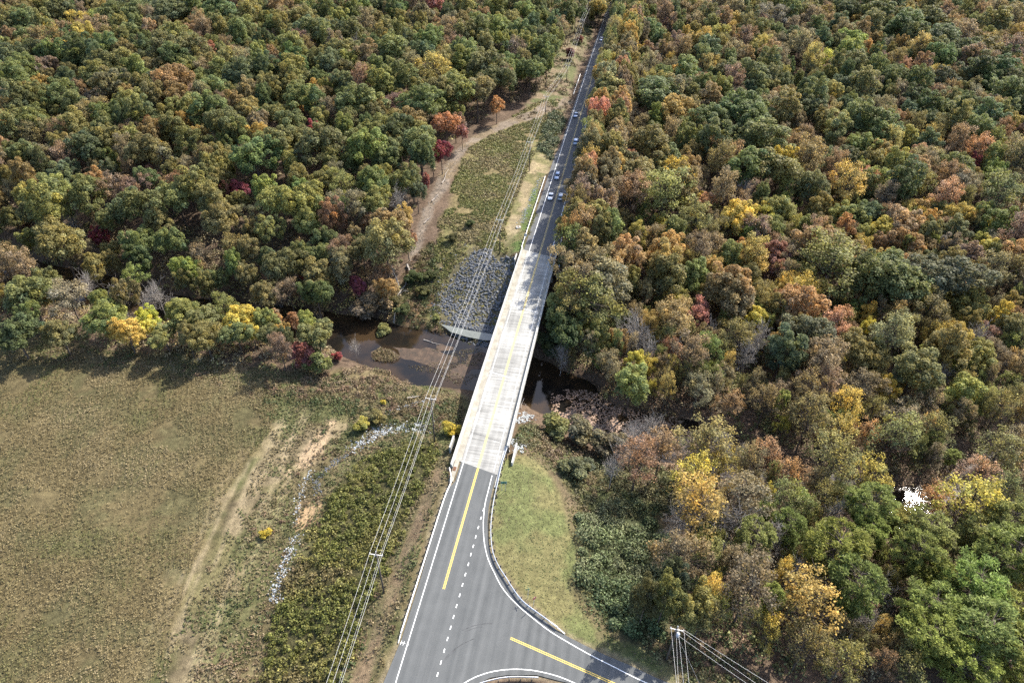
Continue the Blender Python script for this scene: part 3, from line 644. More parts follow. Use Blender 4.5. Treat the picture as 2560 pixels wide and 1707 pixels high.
def lobes(n, rad, hz, zc, rmin, rmax, zlo=-.55):
    """lobe centres spread over an egg-shaped envelope"""
    out = []; ph = rng.uniform(0, 6.28, 3)
    for tries in range(4000):
        d = rdir(1)[0]
        if d[2] < zlo: continue
        q = rng.uniform(.62, .86) * (1 + .32 * math.sin(2 * math.atan2(d[1], d[0]) + ph[0]) * (1 - d[2] ** 2) + .22 * math.sin(3 * math.atan2(d[1], d[0]) + ph[1]) + .18 * math.sin(4 * d[2] + ph[2])); c = np.array([d[0] * rad * q, d[1] * rad * q, zc + d[2] * hz * q]); r = rng.uniform(rmin, rmax)
        if all(np.linalg.norm(c - o[:3]) > .62 * (r + o[3]) for o in out): out.append(np.array([*c, r]))
        if len(out) >= n: break
    out.append(np.array([0, 0, zc + hz * .55, rmax])); out.append(np.array([0, 0, zc - .1 * hz, rmax * 1.15]))
    o = np.array(out); return o[:, :3], o[:, 3]

BASE_R, BASE_H = 5.0, 18.0
def crown_mesh(name, cs, rs, n, size, inner=.72, sparse=False, aspect=.75):
    p, d, k = lobe_points(cs, rs, n, .25, .2 if sparse else inner)
    V, F = leaf_quads(p, d + np.array([0, 0, .55]), size * rng.uniform(.7, 1.3, len(p)), aspect)
    lob = rng.uniform(.78, 1.2, len(cs)); tv = lob[k] * np.clip(rng.lognormal(-.06, .34, len(p)), .35, 2.0)
    hi_ = (cs[:, 2] - cs[:, 2].mean()) / (np.ptp(cs[:, 2]) + 1e-6); warm = (rng.normal(0, .09, len(cs)) + .10 * hi_)[k] + rng.normal(0, .06, len(p))  # upper lobes warmer: the look of sunlit tops is put into the leaf tint
    tint = np.stack([tv * (1 + .7 * warm), tv * (1 + .2 * warm), tv * (1 - warm)], 1)
    return mesh_np(name, V, F, M['leaf'], False, {'tint': np.repeat(tint, 4, 0)})
def trunk_mesh(name, segs, mat, sides=5):
    V, F = tubes_np(segs, sides); return mesh_np(name, V, F, mat, True)

KINDS = {}
def add_kind(k, crown, trunk): KINDS.setdefault(k, []).append((crown, trunk))
for i in range(9):         # full broad crowns
    cs, rs = lobes(int(rng.integers(44, 58)), 4.9, rng.uniform(4.6, 5.8), 11.4, .85, 1.45)
    add_kind('full', crown_mesh('crown', cs, rs, 9500, .42, .66), trunk_mesh('trunk', skeleton(BASE_H, cs[::5], .3), M['bark']))
for i in range(3):         # narrow upright crowns
    cs, rs = lobes(44, 4.3, 7.2, 10.4, .85, 1.4)
    add_kind('tall', crown_mesh('crown', cs, rs, 8800, .42, .66), trunk_mesh('trunk', skeleton(BASE_H, cs[::5], .26), M['bark']))
for i in range(6):         # thin autumn crowns through which the limbs show
    cs, rs = lobes(28, 4.9, 6.2, 11.2, 1.1, 1.8)
    add_kind('thin' if i < 3 else 'airy', crown_mesh('crown', cs, rs, 4600 if i < 3 else 2500, .38, sparse=True), trunk_mesh('trunk', skeleton(BASE_H, cs, .26, .38, 4), M['bark']))
for i in range(3):         # bare crowns
    cs, rs = lobes(26, 4.8, 6.6, 11.0, 1.0, 1.6); segs = skeleton(BASE_H, cs, .24, .36, 8, 2.0)
    ntr = 9
    add_kind('bare', trunk_mesh('branches', segs[4:], M['bark_pale'], 4), trunk_mesh('trunk', segs[:4], M['bark_pale'], 6))
def pine_crown(name, n_cl, z0):
    P_, N_, S_, T_ = [], [], [], []; br = []
    for q in range(n_cl):
        f = rng.random() ** .8; z = z0 + (BASE_H - .6 - z0) * f; rr = 4.9 * (math.sin(math.pi * min(1, .18 + .82 * (1 - f))) ** .8 * .9 + .06) * math.sqrt(rng.uniform(.12, 1.0))
        an = rng.uniform(0, 6.28); c = np.array([math.cos(an) * rr, math.sin(an) * rr, z + rr * .12])
        br.append(((0, 0, z - .25 * rr), c, .07, .025))
        m = 95; d = rdir(m); d[:, 2] = d[:, 2] * .6 + .35; d = unit(d); rad = rng.uniform(.75, 1.25)
        P_.append(c + d * rng.uniform(.2, 1.0, m)[:, None] * rad * np.array([1.0, 1.0, .75])); N_.append(np.cross(d, rdir(m))); S_.append(rng.uniform(.45, .75, m)); T_.append(np.full(m, rng.uniform(.75, 1.25)) * rng.uniform(.65, 1.35, m))
    P_ = np.concatenate(P_); V, F = leaf_quads(P_, np.concatenate(N_), np.concatenate(S_), .34, .3); tv = np.concatenate(T_)
    return mesh_np(name, V, F, M['leaf'], False, {'tint': np.repeat(np.stack([tv, tv, tv], 1), 4, 0)}), br
for i in range(4):
    cm, br = pine_crown('crown', 100, 6.0 + .8 * i)
    segs = []; limb((0, 0, -1.2), (rng.normal() * .4, rng.normal() * .4, 17.2), .26, .05, segs, 6, .12)
    add_kind('pine', cm, trunk_mesh('trunk', segs + br, M['bark']))
for i in range(4):         # bushes: low wide crowns
    cs, rs = lobes(16, 4.2, 5.0, 6.0, 1.2, 2.2, -.9)
    segs = []
    for c in cs[:7]: limb((0, 0, -.5), c, .16, .05, segs, 3, .3)
    add_kind('bush', crown_mesh('foliage', cs, rs, 3200, .8), trunk_mesh('stem', segs, M['bark']))

# colours of the foliage (albedo)
LC = dict(dg=(0.110, 0.131, 0.054), g=(0.150, 0.165, 0.060), bg=(0.141, 0.167, 0.076), ol=(0.200, 0.193, 0.066), ob=(0.226, 0.190, 0.072), br=(0.237, 0.177, 0.103), ru=(0.275, 0.190, 0.095), tg=(0.259, 0.203, 0.111), go=(0.385, 0.29, 0.090), ye=(0.484, 0.385, 0.088),
          yg=(0.232, 0.236, 0.076), **{'or': (0.40, 0.245, 0.118)}, re=(0.335, 0.165, 0.118), cr=(0.264, 0.070, 0.072), gr=(0.308, 0.278, 0.237), pn=(0.185, 0.215, 0.064), py=(0.23, 0.236, 0.076))
CNAME = dict(dg='dark green', g='green', bg='blue-green', ol='olive green', ob='olive brown', br='brown', ru='rust', tg='tan', go='golden', ye='yellow', yg='yellow-green', **{'or': 'orange'}, re='red', cr='crimson', gr='bare grey', pn='green', py='yellowish green')

# ------------------------------------------------------------------ where the trees stand: crown centre and width read off enlarged views of the photograph
VW = {1: (0, 0, .2723), 2: (640, 0, .2723), 3: (0, 427, .2723), 4: (640, 427, .2723), 5: (1440, 200, .357), 6: (2000, 0, .319), 7: (1800, 500, .323), 8: (1300, 600, .319), 9: (1240, 850, .3827), 10: (1560, 1200, .425)}
CROWNS = {
1: "230,40,170,ob 420,60,200,ol 560,80,200,dg 920,110,160,yg 760,190,150,ye 900,190,150,yg 690,60,160,dg 870,50,160,dg 1060,120,200,g 1280,120,220,g 1530,100,240,dg 1780,60,220,g 2010,90,260,dg 2230,130,90,ye 2290,80,130,ru 460,260,120,ye 320,360,190,ol 360,250,120,dg 600,270,130,tg 760,340,200,go 600,360,170,dg 480,450,120,yg 620,450,150,ye 980,360,180,ol 940,310,130,br 1130,360,180,g 1270,270,170,g 1390,310,160,ru 1020,460,200,bg 1190,140,110,br 1400,230,170,dg 1530,230,90,or 1860,270,170,ru 1790,170,140,ru 2080,170,130,re 1990,240,180,dg 2220,270,200,ol 760,500,250,dg 550,530,150,ob 880,540,150,br 1000,490,80,re 1150,490,180,ob 1320,460,180,dg 1500,430,250,g 1760,480,260,g 1600,540,250,g 1960,420,100,ye 2100,430,90,ye 1930,480,130,re 2180,520,150,ru 2280,450,120,g 330,490,230,dg 150,480,180,ob 60,570,140,ob 240,640,220,g 380,620,190,tg 510,620,70,or 650,620,160,g 790,560,180,bg 950,600,250,g 1090,570,180,g 900,680,230,ol 1250,660,250,g 1340,560,120,br 1480,620,200,ob 1620,730,260,ru 1780,610,160,br 1880,670,160,tg 2030,650,200,ol 2220,660,240,dg 130,720,260,g 480,730,150,ob 620,730,200,dg 740,830,150,br 850,870,100,ye 1020,790,260,g 1180,810,200,ol 1420,820,150,bg 1640,910,240,ol 1440,930,220,ob 1960,830,200,ol 2110,850,160,g 2280,860,180,ru 300,900,220,g 150,930,250,g 560,880,250,g 700,970,220,g 480,1050,180,g 900,1010,220,ob 1060,1020,200,ob 1220,970,230,ol 1300,1070,260,g 1530,1080,200,g 1710,1000,220,ol 1930,990,260,g 2160,960,200,ob 2270,1000,180,ru 80,1030,200,ob 300,1090,230,ol 110,1150,230,g 670,1150,240,ob 560,1220,180,ru 960,1190,230,g 310,1230,200,br 1230,1220,180,br 1380,1190,180,ru 1570,1170,220,ol 1870,1230,140,go 2080,1150,250,g 2180,1230,200,ol 770,1350,250,dg 1010,1290,230,ol 540,1340,170,ob 240,1420,200,g 380,1420,180,tg 1330,1370,260,ob 1750,1300,230,g 1500,1460,180,tg 1950,1320,150,br 2010,1420,200,ob 2280,1440,200,g 100,1400,180,ol 600,1470,200,br",
2: "740,40,140,yg 1450,30,160,br 1630,30,150,re 640,110,200,g 870,110,200,ol 60,390,120,go 250,400,120,ol 410,390,150,br 70,290,90,re 1060,440,170,g 930,430,140,gr 800,480,200,ob 490,270,230,g 880,300,200,g 1260,470,300,g 1430,590,200,br 1620,640,260,go 1740,490,150,ob 1900,560,240,ol 1950,520,120,gr 2100,620,300,g 2050,290,220,g 2240,260,200,ol 2280,590,100,re 2180,720,220,g 1840,800,260,ol 1690,830,230,ob 2030,830,220,ob 1530,930,330,g 1320,720,250,g 1280,960,190,br 1100,640,200,g 930,920,330,g 680,790,110,re 820,780,200,g 1140,830,110,go 400,880,250,ol 540,960,220,g 1080,1080,200,g 1420,1080,100,or 1280,1130,220,ol 1730,1140,170,or 1830,1120,120,re 1890,1220,90,re 2210,960,110,or 1700,1380,150,cr 1620,1420,130,go 530,1230,140,cr 600,1310,320,g 330,1150,220,g 180,1050,180,yg 220,1320,260,ol 580,1110,180,ol 840,1130,200,g 760,1430,80,cr 1010,1340,280,ol 1290,1390,200,g 1500,1300,260,ol 1170,1480,200,g 60,820,130,ru 160,570,120,ru 330,560,240,dg 90,650,200,dg 350,650,230,ol 700,1490,200,ol 880,1480,180,g 90,1340,200,ol 40,1250,180,go",
3: "60,60,150,ob 250,220,190,go 430,310,330,yg 590,40,200,bg 800,190,280,g 1040,150,220,br 1230,170,200,br 1260,310,300,g 1390,30,110,re 640,230,90,ru 1510,150,130,ru 1620,230,250,ol 1800,130,280,ol 2020,100,200,ol 2040,160,140,re 2190,180,140,cr 1950,280,260,ob 2020,430,260,ob 230,510,90,re 330,620,180,yg 530,640,360,ob 530,490,80,go 690,520,180,gr 890,440,130,tg 910,600,130,cr 1450,460,200,yg 1280,660,230,g 1280,790,220,g 1540,640,200,ol 1100,400,160,dg 100,780,200,go 720,760,160,br 860,860,180,ob 1030,830,130,ob 1240,960,170,yg 1730,900,200,yg 1850,800,230,tg 2150,730,200,ob 1700,1000,150,ol 210,1030,330,ol 580,1080,300,tg 380,1130,140,go 790,1030,160,gr 930,1230,320,yg 1120,1400,240,ye 1320,1290,180,ye 1290,1390,170,ye 1330,1130,200,gr 1450,1130,180,gr 1080,1120,150,gr 1670,1210,300,ol 1800,1290,260,g 2170,1270,250,ye 2140,1420,220,g 2290,1420,150,ye 2270,960,180,ob 1880,1040,160,ob 1470,1430,200,ol 80,1400,300,dg 500,1400,250,ob 2000,1000,150,dg 2270,720,200,ob 2300,560,150,ob",
4: "220,290,280,ob 90,170,200,yg 290,260,100,re 480,240,250,ol 800,140,230,yg 1080,100,260,g 640,110,200,ol 1090,290,230,ol 1310,260,170,gr 1310,120,200,ol 1480,190,130,bg 1560,100,70,re 470,450,220,yg 1200,480,240,ru 1360,430,150,go 1180,650,330,ob 1390,640,130,re 640,630,190,g 800,700,200,br 900,590,130,tg 250,870,270,g 560,960,260,ob 780,850,220,br 420,950,60,cr 940,1060,130,cr 1200,1080,150,or 1130,950,150,ru 300,1090,180,tg 170,1320,140,or 330,1310,130,or 120,1450,200,g 540,1430,250,ol 220,1430,120,go 80,1130,200,ob 560,1120,200,dg",
5: "240,100,250,ob 570,90,260,g 780,60,150,dg 180,320,170,or 300,290,130,br 330,390,150,ru 690,200,190,go 810,210,150,ob 930,150,160,ru 1160,180,250,g 940,260,180,bg 1230,260,250,g 1300,410,300,g 1450,220,220,ol 1400,140,130,ru 240,520,260,g 530,440,230,ob 650,560,160,g 420,640,200,ob 560,630,140,ol 750,440,90,ye 960,420,220,g 990,510,160,or 1120,500,120,ol 1230,590,240,g 1340,600,280,ob 1490,450,90,or 60,730,220,br 130,670,160,ru 220,820,200,br 620,790,300,yg 840,680,140,tg 90,1000,250,ob 330,980,130,ol 690,1080,200,g 540,1100,170,br 1130,950,200,ye 1330,940,110,ye 1190,800,130,gr 1430,900,160,yg 1280,1060,180,tg 960,1160,150,tg 350,1230,200,or 260,1150,150,tg 640,1190,220,go 940,1340,140,go 1240,1220,190,go 1410,1210,150,re 1400,1330,80,re 1500,1230,150,tg 1100,1450,260,ru 640,1350,250,ob 200,1400,300,tg 700,1530,130,ye 780,450,100,dg",
6: "200,460,110,ye 260,450,90,yg 410,310,150,yg 540,270,100,go 380,400,150,yg 640,420,80,ye 1150,500,70,ye 930,610,70,ye 280,1020,200,yg 500,650,200,yg 870,970,70,ye 850,1080,150,go 640,1110,100,re 470,1140,170,yg 390,1250,170,dg 640,980,250,g 860,880,140,bg 990,850,180,dg 1160,800,140,ol 1460,900,220,bg 1390,1040,200,g 1640,980,150,go 1000,1110,170,bg 790,1270,150,go 940,1210,130,or 1220,1310,190,g 1340,1300,110,cr 820,1430,260,dg 500,1450,190,g 1590,1510,260,yg 690,1420,140,go 270,1270,80,ye 190,930,130,br 70,870,170,bg 130,640,130,g 50,700,150,dg 330,680,140,dg 1100,620,180,dg 1250,640,120,ob 750,730,90,or 1010,530,140,g 1450,390,230,ob 60,1250,250,ob 100,1480,200,g 210,740,60,re 1000,150,220,g 830,200,240,dg 640,110,200,dg 1100,330,230,dg 1300,400,220,dg 1400,540,220,dg 1560,560,230,dg 1650,640,180,g 1480,640,170,dg 560,190,200,ob 130,220,160,g 300,190,150,bg 1700,60,200,dg 1540,170,190,ol 1670,150,160,tg 60,120,150,ol",
7: "130,130,190,ye 330,120,150,ye 460,60,150,yg 1140,110,160,bg 960,130,170,yg 1250,230,160,ye 1420,180,200,or 1550,70,120,or 1580,150,110,ye 1700,100,130,ol 1820,230,190,bg 2170,180,220,ol 1090,280,120,yg 280,240,180,tg 260,450,200,go 460,420,150,re 430,550,110,re 780,330,260,ru 850,480,430,ob 1090,450,200,ob 1150,600,300,g 1390,610,330,g 1730,600,350,bg 1600,460,120,g 1370,500,150,or 1930,430,200,tg 2120,540,260,tg 2030,690,130,or 1930,780,230,ob 90,720,300,ru 530,650,170,ye 700,1050,280,bg 500,1170,260,bg 880,970,230,or 500,960,150,ru 1080,1170,240,ol 640,1440,150,br 810,1410,230,br 1110,1440,220,br 1290,1480,160,ye 1520,1330,300,ob 1890,1490,250,yg 2000,1230,230,ol 100,1050,220,ob 300,1050,200,gr 200,1200,180,gr 1980,1060,170,gr 1250,1050,150,gr 1700,1380,160,gr 1400,1000,200,ob 2080,330,150,br 2250,800,150,ob 2250,1000,200,ob",
8: "830,150,230,or 700,100,170,yg 600,250,300,tg 1130,200,260,go 1500,250,150,go 1430,90,120,dg 1230,470,140,yg 1200,590,260,or 1400,600,180,re 870,690,230,gr 930,780,160,gr 1010,860,180,gr 1230,880,160,gr 1490,720,150,gr 330,880,140,gr 550,450,350,ob 470,600,200,ol 780,790,140,or 600,760,200,ol 340,700,240,dg 1340,900,250,br 920,960,150,ye 880,1130,240,yg 1400,1150,220,br 1180,850,150,or 300,520,180,ob",
9: "900,640,180,gr 1010,560,150,gr 1240,700,150,gr 760,820,140,gr 1090,700,220,or 940,760,250,br 1370,660,300,go 1300,870,250,ye 1480,820,200,go",
10: "640,250,230,gr 870,340,190,gr 330,230,160,gr 1010,570,150,gr 1500,650,170,gr 1400,800,160,gr 1250,200,150,gr 450,130,300,go 700,120,280,tg 970,130,200,yg 1180,110,180,go 1440,180,230,pn 1420,330,180,pn 1790,130,180,or 1640,300,170,py 1690,190,120,tg 2050,120,300,ye 760,370,200,py 960,300,170,pn 1230,430,280,py 1340,640,280,pn 1090,700,320,go 850,860,150,ye 1760,330,230,py 2250,280,220,pn 2050,340,190,pn 2250,470,300,pn 1780,780,280,pn 2030,650,300,pn 1760,950,280,pn 2080,920,330,pn 2280,800,230,pn 530,640,110,or 470,780,180,ol 2300,1050,280,py 1650,1100,220,ol 1300,1050,220,ol 480,330,120,dg 2000,1120,260,pn 1880,620,200,pn"}
THIN = {'tg', 'go', 'or', 'br', 'ye'}
TREES = []      # x, y, crown radius, height, colour key, kind, thing?
def kind_of_tree(col, view, r):
    if col == 'gr': return 'bare'
    if col in ('pn', 'py'): return 'pine'
    right = view >= 5
    if view in (9, 10) and col not in ('dg',): return 'airy'
    if col in ('tg', 'br') and rng.random() < .8: return 'thin'
    if col in ('go', 'or', 'ru', 'yg', 'ob', 'ye', 're') and rng.random() < (.5 if right and view >= 7 else .15): return 'thin'
    return 'tall' if rng.random() < (.25 if not right else .4) else 'full'
for v, txt in CROWNS.items():
    ox, oy, k = VW[v]
    for tok in txt.split():
        a, b_, d, col = tok.split(','); sx, sy, dp_ = ox + float(a) * k, oy + float(b_) * k, float(d) * k
        zc = 8.0
        for it in range(3):
            p = at(sx, sy, zc); depth = (p - CAM) @ FW; dm = dp_ * depth / F_PX
            H = float(np.clip(1.6 * dm + 5.0, 6.0, 24.0)); g_ = max(gz(p[0], p[1]), -11); zc = g_ + H * .66
        p = at(sx, sy, zc); H *= .74 if (v in (3, 4) and g_ < -6 and p[1] < 160) else 1.0; TREES.append([p[0], p[1], dm * .62, H, col, kind_of_tree(col, v, dm), True, g_, 1.0])

# the tall row along the right of the far road, and the trees that shade the side road
for y in np.arange(181, 470, 6.8):
    off = rng.uniform(9.6, 11.0) if y < 300 else rng.uniform(7.6, 8.8); p = on_road(y + rng.uniform(-1.5, 1.5), off); H = rng.uniform(23, 26); r = rng.uniform(3.7, 4.6)
    TREES.append([p[0], p[1], r, H, str(rng.choice('tg tg or ob go br ob or ol'.split() if y < 300 else 'ob g ol go dg tg'.split())), 'thin' if rng.random() < .6 else 'full', False, gz(p[0], p[1]), .93])
    p = on_road(y + 3 + rng.uniform(-1.5, 1.5), off + 7.5); TREES.append([p[0], p[1], r, H, str(rng.choice('ob ol ob tg tg go or'.split())), 'full', False, gz(p[0], p[1]), .93])
for y, off, H, c in ((452, -8, 15, 'go'), (470, -7.5, 16, 'go'), (492, -9, 16, 'ob'), (515, -8, 17, 'g'), (432, -9.5, 9, 'ob'), (405, -13, 7, 'tg'), (540, -10, 17, 'ol')):
    p = on_road(y, off); TREES.append([p[0], p[1], H * .25, H, c, 'full', True, gz(p[0], p[1]), 1.0])
for y in np.arange(428, 640, 7.0):
    for off in (rng.uniform(5.4, 6.6), rng.uniform(-6.6, -5.6)):
        p = on_road(y + rng.uniform(-2, 2), off); TREES.append([p[0], p[1], rng.uniform(4.2, 5.2), rng.uniform(15, 20), str(rng.choice('ob g ol go dg tg'.split())), 'full', False, gz(p[0], p[1]), .93])
for y, off, H in ((166, 11, 24), (172, 15, 25), (176, 10.5, 24), (183, 14, 24), (160, 16, 24), (188, 17, 24), (152, 13.5, 20)):
    p = on_road(y, off); TREES.append([p[0], p[1], rng.uniform(4.2, 5.6), H, str(rng.choice('ol ob tg or'.split())), str(rng.choice(['thin', 'full'])), False, gz(p[0], p[1]), .93])
for x, y, r, H, c, kd in ((24.0, 62.5, 2.8, 17, 'dg', 'tall'), (27.5, 63, 3.0, 18, 'ol', 'tall'), (31.5, 71, 4.6, 19, 'tg', 'thin'), (33, 61.5, 3.6, 15, 'ol', 'full'), (29.8, 67, 2.8, 16, 'dg', 'tall')):
    TREES.append([x, y, r, H, c, kd, True, gz(x, y), 1.0])

# the rest of the wood is filled in between
left_wood = dpoly([(-500, 765), (0, 755), (170, 772), (330, 800), (560, 828), (650, 838), (740, 828), (765, 800), (800, 745), (880, 745), (905, 690), (925, 620), (940, 560), (960, 510), (985, 460), (1010, 415), (1038, 365), (1080, 325), (1150, 283), (1225, 255), (1262, 222)], -5)
left_wood = np.vstack([left_wood, [on_road(y, -22)[:2] for y in (345,)], [on_road(y, -17)[:2] for y in (385, 430, 520, 640)], [[-560, 640], [-560, 140]]])
right_wood = np.vstack([[on_road(y, 9.5)[:2] for y in (640, 520, 420, 330, 260, 215, 190, 175, 150, 132)], dpoly([(1300, 905), (1450, 960), (1620, 1000), (1590, 1060), (1540, 1120), (1570, 1200), (1580, 1330), (1570, 1440), (1640, 1500), (1800, 1590), (1950, 1700), (2450, 1700)], -8), [[330, 60], [560, 640]]])
def pal(s): return s.split()
P_LEFT = pal('g g g ol ol ol ol ob ob ob dg br br yg go tg bg ob ru ru'); P_LFAR = pal('g g g dg ol ol ol ob ob br ru yg bg tg ol br'); P_RIGHT = pal('ol ol ob ob g g tg tg tg br br go or or ye yg go ru'); P_RFAR = pal('g g g dg bg ol ol ob tg tg br br go ob ru'); P_FLAT = pal('tg tg tg ob ob go or or ol yg go ol ye')
cells = {}
def cput(x, y, r):
    cells.setdefault((int(x // 12), int(y // 12)), []).append((x, y, r))
def cfree(x, y, r, k):
    a, b_ = int(x // 12), int(y // 12)
    for i in range(a - 1, a + 2):
        for j in range(b_ - 1, b_ + 2):
            for (u, v_, q) in cells.get((i, j), ()):
                if (u - x) ** 2 + (v_ - y) ** 2 < ((r + q) * k) ** 2: return False
    return True
for T in TREES: cput(T[0], T[1], T[2])
N_try = 40000
cx_ = rng.uniform(-420, 460, N_try); cy_ = rng.uniform(52, 640, N_try)
keepm = np.abs(cx_) < cy_ * .74 + 52
cx_, cy_ = cx_[keepm], cy_[keepm]
inl = inside(cx_, cy_, left_wood); inr = inside(cx_, cy_, right_wood); cdw = creek_d(cx_, cy_); gzz = ground_z(cx_, cy_)
rdx = np.abs(cx_ - cx(cy_))
nopond = np.hypot(cx_ - 84, cy_ - 91); thk = np.minimum(sdist(cx_, cy_, ZN['thicket']), sdist(cx_, cy_, ZN['scrub2']))
for i in range(len(cx_)):
    if not (inl[i] or inr[i]) or cdw[i] < 1.0 or rdx[i] < 9.5: continue
    x, y = cx_[i], cy_[i]
    if nopond[i] < 8 or thk[i] < 2.5: continue
    flat = inr[i] and gzz[i] < -6.0
    r = float(np.clip(rng.lognormal(1.46, .27), 2.2, 7.2)) if not flat else float(np.clip(rng.lognormal(1.4, .28), 2.2, 6.4))
    if not cfree(x, y, r, .70 if inl[i] and y < 240 else .62 if not flat else .66): continue
    col = rng.choice(P_LFAR if inl[i] and y > 300 else P_LEFT if inl[i] else P_FLAT if flat else P_RFAR if y > 260 else P_RIGHT)
    if inr[i] and y < 90 and x > 55 and rng.random() < .5: col = 'pn'
    v = 1 if inl[i] else 8
    if y < 130 and inr[i]: r *= .85; v = 10
    if v == 10 and col in ('g', 'dg', 'bg'): col = 'yg'
    H = float(np.clip(3.0 * r + 5 + rng.normal() * 1.5, 8, 13 if inl[i] and y < 150 and gzz[i] < -6 else 23)); cput(x, y, r)
    TREES.append([x, y, r, H, str(col), kind_of_tree(str(col), v, r), False, gzz[i], .93])

# slim young growth between the big trees of the low wood
for i in range(len(cx_)):
    if not inr[i] or cy_[i] > 215 or cdw[i] < .8 or nopond[i] < 6 or thk[i] < 2.0 or rdx[i] < 10 or gzz[i] > -1.0: continue
    x, y = cx_[i], cy_[i]; r = rng.uniform(1.5, 2.9)
    if not cfree(x, y, r, .42): continue
    col = str(rng.choice('yg yg tg tg ol ol ob py ye go g'.split())); kd = 'pine' if col == 'py' else str(rng.choice(['airy', 'airy', 'thin'])); cput(x, y, r)
    TREES.append([x, y, r, float(rng.uniform(8, 15)), col, kd, False, gzz[i], .93])

# the row of trees beside the far road shades it
for T in TREES: T.append(float(np.prod([1])))
TP = to_px(np.array([[T[0], T[1], T[7] + T[3] * .66] for T in TREES])); DEP = np.array([(np.array([T[0], T[1], T[7] + T[3] * .66]) - CAM) @ FW for T in TREES])
size_px = np.array([T[2] for T in TREES]) * 2 * F_PX / DEP
inframe = (TP[:, 0] > -40) & (TP[:, 0] < 2600) & (TP[:, 1] > -20) & (TP[:, 1] < 1760)
NAMES = {'bare': 'bare_tree', 'pine': 'pine_tree'}
def tname(T):
    if T[5] in NAMES: return NAMES[T[5]]
    return 'autumn_tree' if T[4] in ('ru', 'or', 're', 'cr', 'go', 'ye', 'yg', 'tg', 'br') else 'green_tree'
order = np.argsort(-size_px); cnt = {}; single = np.zeros(len(TREES), bool)
LIM = {'green_tree': 290, 'autumn_tree': 250, 'bare_tree': 60, 'pine_tree': 90}
for i in order:
    if not inframe[i]: continue
    nme = tname(TREES[i]); c = cnt.get(nme, 0)
    if c < LIM[nme]: single[i] = True; cnt[nme] = c + 1
print('trees', len(TREES), 'single', single.sum(), cnt)
def leafcol(col):
    c = np.array(LC[col]) * rng.uniform(.85, 1.18); c = c * (1 + rng.normal(0, .07, 3)); return [float(v) for v in np.clip(c, .02, .6)]
CROWN_SRC = {}
ROOTS = []
for i, T in enumerate(TREES):
    T.append(leafcol(T[4])); T.append(int(rng.integers(0, len(KINDS[T[5]])))); T.append(rng.uniform(0, 6.28))
    if not single[i]: continue
    cm, tm = KINDS[T[5]][T[-2]]
    r = empty(tname(T), (T[0], T[1], T[7]), T[-1]); ov = rng.uniform(.88, 1.14); r.scale = (T[2] / BASE_R * ov, T[2] / BASE_R / ov, T[3] / BASE_H)
    t_ = obj('trunk', tm, r); c_ = obj('branches' if T[5] == 'bare' else 'crown', cm, r)
    c_['leafcol'] = T[-3]
    CROWN_SRC.setdefault((T[5], T[-2]), (c_, t_))
    ROOTS.append((i, r))

# the trees beyond those, too many to take one by one: one object whose points carry crowns and trunks
def instanced(name, rows, sources, label=None):
    """rows: (x, y, z, sxy, sz, rot, colour, variant); sources: variant -> list of objects"""
    me = bpy.data.meshes.new(name); n = len(rows); me.vertices.add(n)
    me.vertices.foreach_set('co', np.array([r[:3] for r in rows], np.float32).ravel())
    for an, ty, vals, key in (('size', 'FLOAT_VECTOR', np.array([[r[3], r[3], r[4]] for r in rows], np.float32), 'vector'), ('turn', 'FLOAT', np.array([r[5] for r in rows], np.float32), 'value'), ('leafcol', 'FLOAT_COLOR', np.array([[*r[6], 1] for r in rows], np.float32), 'color'), ('variant', 'INT', np.array([r[7] for r in rows], np.int32), 'value')):
        a_ = me.attributes.new(an, ty, 'POINT'); a_.data.foreach_set(key, vals.ravel())
    o = obj(name, me); tag(o, kind='stuff')
    ng = bpy.data.node_groups.new(name, 'GeometryNodeTree')
    ng.interface.new_socket('Geometry', in_out='INPUT', socket_type='NodeSocketGeometry'); ng.interface.new_socket('Geometry', in_out='OUTPUT', socket_type='NodeSocketGeometry')
    gi = ng.nodes.new('NodeGroupInput'); go_ = ng.nodes.new('NodeGroupOutput'); jn = ng.nodes.new('GeometryNodeJoinGeometry')
    def named(nm, ty):
        q = ng.nodes.new('GeometryNodeInputNamedAttribute'); q.data_type = ty; q.inputs[0].default_value = nm; return q.outputs[0]
    sz, tu, va = named('size', 'FLOAT_VECTOR'), named('turn', 'FLOAT'), named('variant', 'INT')
    cb = ng.nodes.new('ShaderNodeCombineXYZ'); ng.links.new(tu, cb.inputs[2])
    for v, objs in sources.items():
        for so in objs:
            oi = ng.nodes.new('GeometryNodeObjectInfo'); oi.transform_space = 'ORIGINAL'; oi.inputs[0].default_value = so; oi.inputs['As Instance'].default_value = True
            cmp_ = ng.nodes.new('FunctionNodeCompare'); cmp_.data_type = 'INT'; cmp_.operation = 'EQUAL'
            ng.links.new(va, cmp_.inputs[2]); cmp_.inputs[3].default_value = v
            ip = ng.nodes.new('GeometryNodeInstanceOnPoints')
            ng.links.new(gi.outputs[0], ip.inputs['Points']); ng.links.new(cmp_.outputs[0], ip.inputs['Selection']); ng.links.new(oi.outputs['Geometry'], ip.inputs['Instance'])
            ng.links.new(cb.outputs[0], ip.inputs['Rotation']); ng.links.new(sz, ip.inputs['Scale']); ng.links.new(ip.outputs[0], jn.inputs[0])
    ng.links.new(jn.outputs[0], go_.inputs[0])
    md = o.modifiers.new('trees', 'NODES'); md.node_group = ng
    return o
vid = {k: i for i, k in enumerate(CROWN_SRC)}
rows = []
for i, T in enumerate(TREES):
    if single[i]: continue
    key = (T[5], T[-2])
    if key not in vid: key = next(k for k in vid if k[0] == T[5] or k[0] == 'full')
    rows.append((T[0], T[1], T[7], T[2] / BASE_R, T[3] / BASE_H, T[-1], T[-3], vid[key]))
forest = instanced('forest', rows, {vid[k]: CROWN_SRC[k] for k in vid})
